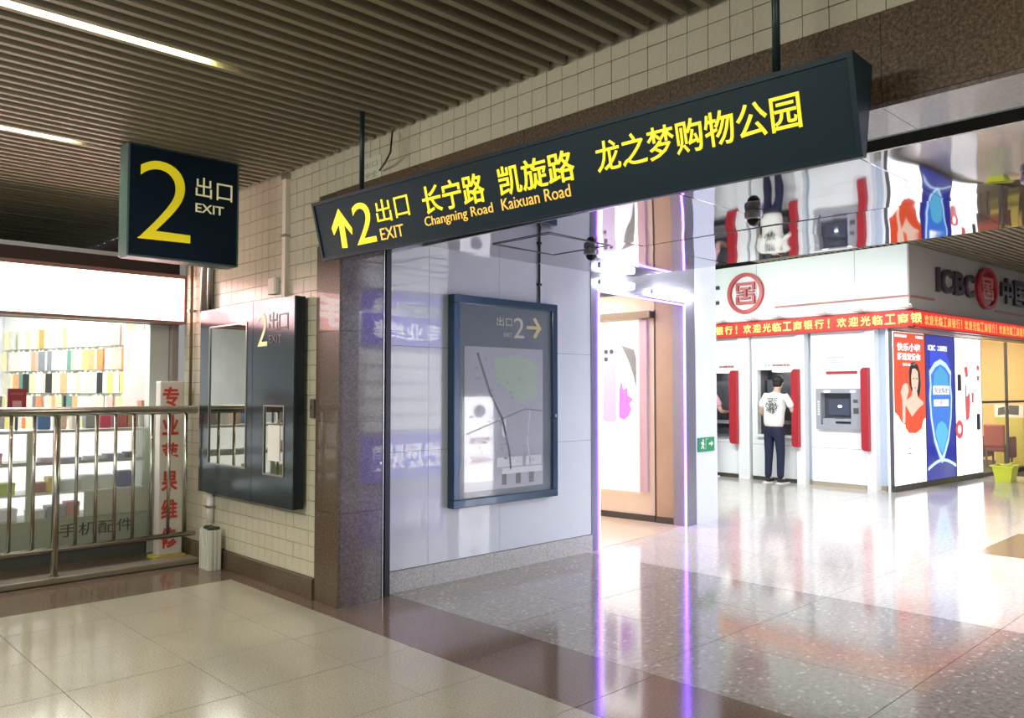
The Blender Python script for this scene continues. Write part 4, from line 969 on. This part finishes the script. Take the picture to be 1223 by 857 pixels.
# red payment placard on the counter
pc = thing('payment_placard', 'small dark red placard standing above the handrail at the left', 'sign', (1.79, 8.0, 1.172))
obj('stem', MB().cyl((1.79,8.0,1.172), (1.79,8.0,1.30), .012), M_dgrey, pc)
obj('board', MB().box(1.72, 1.86, 7.99, 8.01, 1.30, 1.53), mat('wine_red_card', (.38,.04,.06), .4), pc)
FPc = frame((0, 7.989, 0), (1,0,0))
obj('pale_square', MB().box(1.755, 1.825, 1.345, 1.425, 0, .001, L=FPc), mat('pale_pink_square', (.62,.35,.35), .5), pc)
obj('print', MB().text('扫码支付', 1.74, 1.475, .1, .022, FPc, dep=.001), mat('pale_pink_square', (.62,.35,.35), .5), pc)
t = thing('grey_terminal', 'grey machine back beside the red placard on the counter', 'terminal', (1.55, 8.05, 1.172))
obj('body', MB().box(1.47, 1.69, 8.03, 8.12, 1.19, 1.47, bev=.01), mat('grey_monitor', (.45,.43,.42), .5), t)
obj('foot', MB().box(1.52, 1.64, 8.02, 8.14, 1.172, 1.19), M_dgrey, t)
bxr = carton(2.93, 8.18, 1.30, .12, .12, .12, (.42,.2,.12), 'brown box on the ledge beside the white banner', grp='boxes on the counter top')
bxr.location.z = 1.30
bl = thing('side_ledge', 'narrow grey ledge cabinet at the right end of the kiosk counter', 'cabinet', (2.93, 8.18, 0))
obj('body', MB().box(2.865, 3.03, 8.05, 8.30, 0, 1.28), GB, bl); obj('top', MB().box(2.86, 3.035, 8.04, 8.31, 1.28, 1.30), FR_, bl)

# ================================================================== OPPOSITE SHOP (outside the frame, seen in the polished walls)
os_ = thing('opposite_kiosk', 'repair kiosk across the mall whose purple sign shows mirrored in the white wall', 'shop', (8.3, -.6, 0), 0)
MPb = mat('purple_sign_board', (.10,.08,.5), .5, emit=(.16,.12,.85), es=1.6)
obj('body', MB().box(6.9, 8.75, -1.6, -.62, 0, 3.3), M_white, os_)
FO2 = frame((8.72, -.55, 0), (-1,0,0))
obj('sign_board', MB().box(6.95, 8.72, -.60, -.56, 2.24, 2.72).box(6.95, 8.72, -.60, -.56, .12, .82).box(6.95, 8.72, -.60, -.56, 2.95, 3.15), MPb, os_)
WT = mat('lit_white_text', (1,1,1), .5, emit=(.9,.9,1), es=2.4)
obj('sign_text', MB().text('专业维修', .12, 2.33, 1.5, .29, FO2, dep=.01, bold=.02).text('换屏贴膜', .12, .28, 1.5, .40, FO2, dep=.01, bold=.02).text('手机 电脑 维修', .2, 2.98, 1.3, .12, FO2, dep=.01), WT, os_)
for k in range(5): obj('lit_shelf', MB().box(7.0, 8.7, -.60, -.50, .90+.26*k, 1.08+.26*k), mat('lit_shelf_goods', (.8,.82,.78), .5, emit=(.9,.95,.9), es=1.5, noise=.5, nscale=14), os_)
sw = thing('lit_stand_sign', 'white lit standing sign across the mall, mirrored in the map glass', 'sign', (9.1, -.2, 0))
obj('panel', MB().box(8.80, 9.42, -.30, -.24, 0, 1.42), mat('lit_white_stand', (1,1,1), .5, emit=(1,1,1), es=5), sw)
FSw = frame((9.42, -.235, 0), (-1,0,0))
obj('fruit_mark', MB().ring((.32,1.18), .11, .001, FSw, 0, .004, 20, 1.2).prism([(.30,1.30),(.36,1.36),(.36,1.31)], FSw, 0, .004), M_dgrey, sw)
obj('red_text', MB().text('苹果维修', .08, .62, .46, .13, FSw, dep=.004, bold=.02).text('手机贴膜', .08, .30, .46, .13, FSw, dep=.004, bold=.02), M_red, sw)

# ================================================================== PEOPLE
def skin_mesh(name, V, E, m_, parent, root=0, sub=2, smooth=True, M=None):
    me = bpy.data.meshes.new(name+'_skin')
    T = M or Matrix()
    me.from_pydata([T @ Vector(p[:3]) for p in V], E, [])
    o = bpy.data.objects.new(name+'_tmp', me); COL.objects.link(o)
    md = o.modifiers.new('s', 'SKIN'); md.use_smooth_shade = True
    if not me.skin_vertices: 
        bm = bmesh.new(); bm.from_mesh(me); bm.verts.layers.skin.verify(); bm.to_mesh(me); bm.free()
    for i, p in enumerate(V):
        r = p[3]; me.skin_vertices[0].data[i].radius = r if isinstance(r, tuple) else (r, r)
        me.skin_vertices[0].data[i].use_root = (i == root)
    sd = o.modifiers.new('d', 'SUBSURF'); sd.levels = sub; sd.render_levels = sub
    dg = bpy.context.evaluated_depsgraph_get(); out = bpy.data.meshes.new_from_object(o.evaluated_get(dg))
    mb = MB(); mb.v = [v.co.copy() for v in out.vertices]; mb.f = [list(p.vertices) for p in out.polygons]
    bpy.data.objects.remove(o); bpy.data.meshes.remove(me); bpy.data.meshes.remove(out)
    return mb
def hand(V, E, wrist_i, palm, dirv, side, curl=.5):
    """palm vertex + five fingers growing from it; dirv = pointing direction, side = towards the thumb"""
    d = Vector(dirv).normalized(); s = Vector(side).normalized(); dn = d.cross(s).normalized()
    if dn.z > 0: dn = -dn
    p = Vector(palm); pi = len(V); V.append((*p, (.026,.020))); E.append((wrist_i, pi))
    for k, (off, ln) in enumerate(((.024,.070),(.008,.080),(-.008,.074),(-.024,.058))):
        a = p+d*.035+s*off; b_ = a+d*ln*.5+dn*ln*.15*curl; c_ = b_+d*ln*.35+dn*ln*.4*curl
        i = len(V); V += [(*a,.0095),(*b_,.0085),(*c_,.0075)]; E += [(pi,i),(i,i+1),(i+1,i+2)]
    a = p+s*.028; b_ = a+s*.022+d*.03; c_ = b_+d*.028
    i = len(V); V += [(*a,.011),(*b_,.010),(*c_,.009)]; E += [(pi,i),(i,i+1),(i+1,i+2)]
SKIN = mat('warm_skin', (.62,.40,.30), .5); HAIR = mat('black_hair', (.012,.010,.010), .6)
SHIRT = mat('white_cotton', (.80,.80,.74), .8); JEAN = mat('navy_trousers', (.010,.014,.045), .8, noise=.2); SHOE = mat('black_shoes', (.012,.012,.015), .5)
def man(T, t, shirt, pants, legs_skin=False, reach=(.42,-.16,1.12)):
    """x forward, y left, z up, feet on z = 0"""
    V = [(0,0,.93,(.125,.09)), (.0,0,1.08,(.135,.095)), (.02,0,1.24,(.155,.10)), (.05,0,1.38,(.165,.10)), (.075,0,1.46,(.10,.075)), (.105,0,1.52,(.052,.052)),
         (.135,0,1.585,(.062,.070)), (.165,0,1.655,(.078,.090)), (.165,0,1.715,(.062,.072)),
         # arms: 9.. left, 13.. right
         (.06,.17,1.43,.055), (.04,.235,1.30,.046), (.05,.265,1.14,.037), (.24,.22,1.08,.026),
         (.07,-.17,1.43,.055), (.08,-.25,1.31,.046), (.13,-.275,1.16,.037), (.30,-.24,1.15,.026),
         # legs: 17.. left, 21.. right
         (0,.085,.86,.088), (.01,.10,.50,.056), (-.02,.105,.11,.036), (.08,.115,.035,.036),
         (0,-.085,.86,.088), (.03,-.10,.50,.056), (.0,-.105,.11,.036), (.10,-.12,.035,.036)]
    E = [(0,1),(1,2),(2,3),(3,4),(4,5),(5,6),(6,7),(7,8),(3,9),(9,10),(10,11),(11,12),(3,13),(13,14),(14,15),(15,16),
         (0,17),(17,18),(18,19),(19,20),(0,21),(21,22),(22,23),(23,24)]
    hand(V, E, 12, (.31,.205,1.08), (1,-.15,0), (0,-1,.1), .6)
    hand(V, E, 16, (.37,-.225,1.15), (1,.15,.05), (0,1,.1), .6)
    b = skin_mesh('body', V, E, SKIN, t, 0, 2, M=T)
    hc_ = T @ Vector((.175,0,1.665))
    # face: nose, ears, brow
    b2 = MB(T).ball((.25,0,1.63), .016, 8, (1,.8,1.3)).ball((.155,.080,1.65), .022, 8, (.6,.35,1.2)).ball((.155,-.080,1.65), .022, 8, (.6,.35,1.2))
    n = len(b.v); b.v += b2.v; b.f += [[i+n for i in f] for f in b2.f]
    body = obj('body', b, SKIN, t, smooth=True)
    obj('eye', MB(T).ball((.236,.03,1.66), .011, 8).ball((.236,-.03,1.66), .011, 8), M_black, body, smooth=True)
    obj('mouth', MB(T).ball((.238,0,1.595), .018, 8, (.4,1.1,.3)), mat('lips', (.5,.22,.2), .5), body, smooth=True)
    obj('hair', MB(T).ball((.145,0,1.695), .102, 16, (1.02,.93,.92)).ball((.115,0,1.64), .078, 14, (.9,1,.95)), HAIR, t, smooth=True)
    # clothes
    VS = [(-.005,0,.86,(.19,.155)), (0,0,1.08,(.185,.15)), (.02,0,1.24,(.195,.15)), (.05,0,1.385,(.195,.145)), (.078,0,1.455,(.125,.10)), (.095,0,1.485,(.07,.07)),
          (.06,.175,1.43,.070), (.042,.232,1.32,.066), (.045,.255,1.225,.062), (.07,-.175,1.43,.070), (.08,-.248,1.32,.066), (.105,-.268,1.235,.062)]
    ES = [(0,1),(1,2),(2,3),(3,4),(4,5),(3,6),(6,7),(7,8),(3,9),(9,10),(10,11)]
    obj('shirt', skin_mesh('shirt', VS, ES, shirt, t, 0, 2, M=T), shirt, t, smooth=True)
    VP = [(0,0,.93,(.175,.135)), (0,.088,.84,.102), (.01,.103,.50,.074), (-.02,.108,.07,.058), (0,-.088,.84,.102), (.03,-.103,.50,.074), (.0,-.108,.07,.058), (0,0,1.0,(.165,.13))]
    EP = [(0,1),(1,2),(2,3),(0,4),(4,5),(5,6),(0,7)]
    obj('trousers', skin_mesh('trousers', VP, EP, pants, t, 0, 2, M=T), pants, t, smooth=True)
    for s, dx in ((1,0), (-1,.02)):
        VF = [(-.06+dx,s*.108,.042,.040), (.02+dx,s*.112,.045,.046), (.11+dx,s*.118,.034,.042), (.17+dx,s*.122,.028,.030)]
        sh_ = obj('shoe', skin_mesh('shoe', VF, [(0,1),(1,2),(2,3)], SHOE, t, 0, 2, M=T), SHOE, t, smooth=True)
        obj('sole', MB(T).box(-.10+dx, .20+dx, s*.114-.042, s*.114+.042, 0, .016), M_plast, sh_)
    return t
T1 = MI @ Matrix.Translation((-.20, 1.88, 0))
mn = thing('person', 'person in a white printed T-shirt and navy trousers using the middle cash machine', 'person', T1.translation, RZI)
man(T1, mn, SHIRT, JEAN)
FT = frame((-.125, -.045, 1.25), (0,-1,0), (0.12,0,1), M=T1)
m = MB()
for k in range(120):
    a_ = random.uniform(0, 2*PI); r_ = random.uniform(.02, .115); x_, y_ = r_*math.cos(a_), r_*math.sin(a_)*1.1+.02
    s_ = random.uniform(.004, .010); m.box(x_-s_, x_+s_, y_-s_, y_+s_, .0, .006, L=FT)
for k in range(5): m.box(-.09+.04*k, -.065+.04*k, .135, .155, .0, .006, L=FT)
obj('shirt_print', m, mat('dark_shirt_print', (.10,.12,.13), .8), mn)
T2 = MI @ Matrix.Translation((-.22, 3.26, 0)) @ Matrix.Rotation(math.radians(-8), 4, 'Z')
m2 = thing('person', 'person in a pink top reaching into the leftmost cash machine, mostly hidden', 'person', T2.translation, RZI)
man(T2, m2, mat('pink_cotton', (.62,.34,.38), .8), mat('black_trousers', (.02,.02,.03), .8))
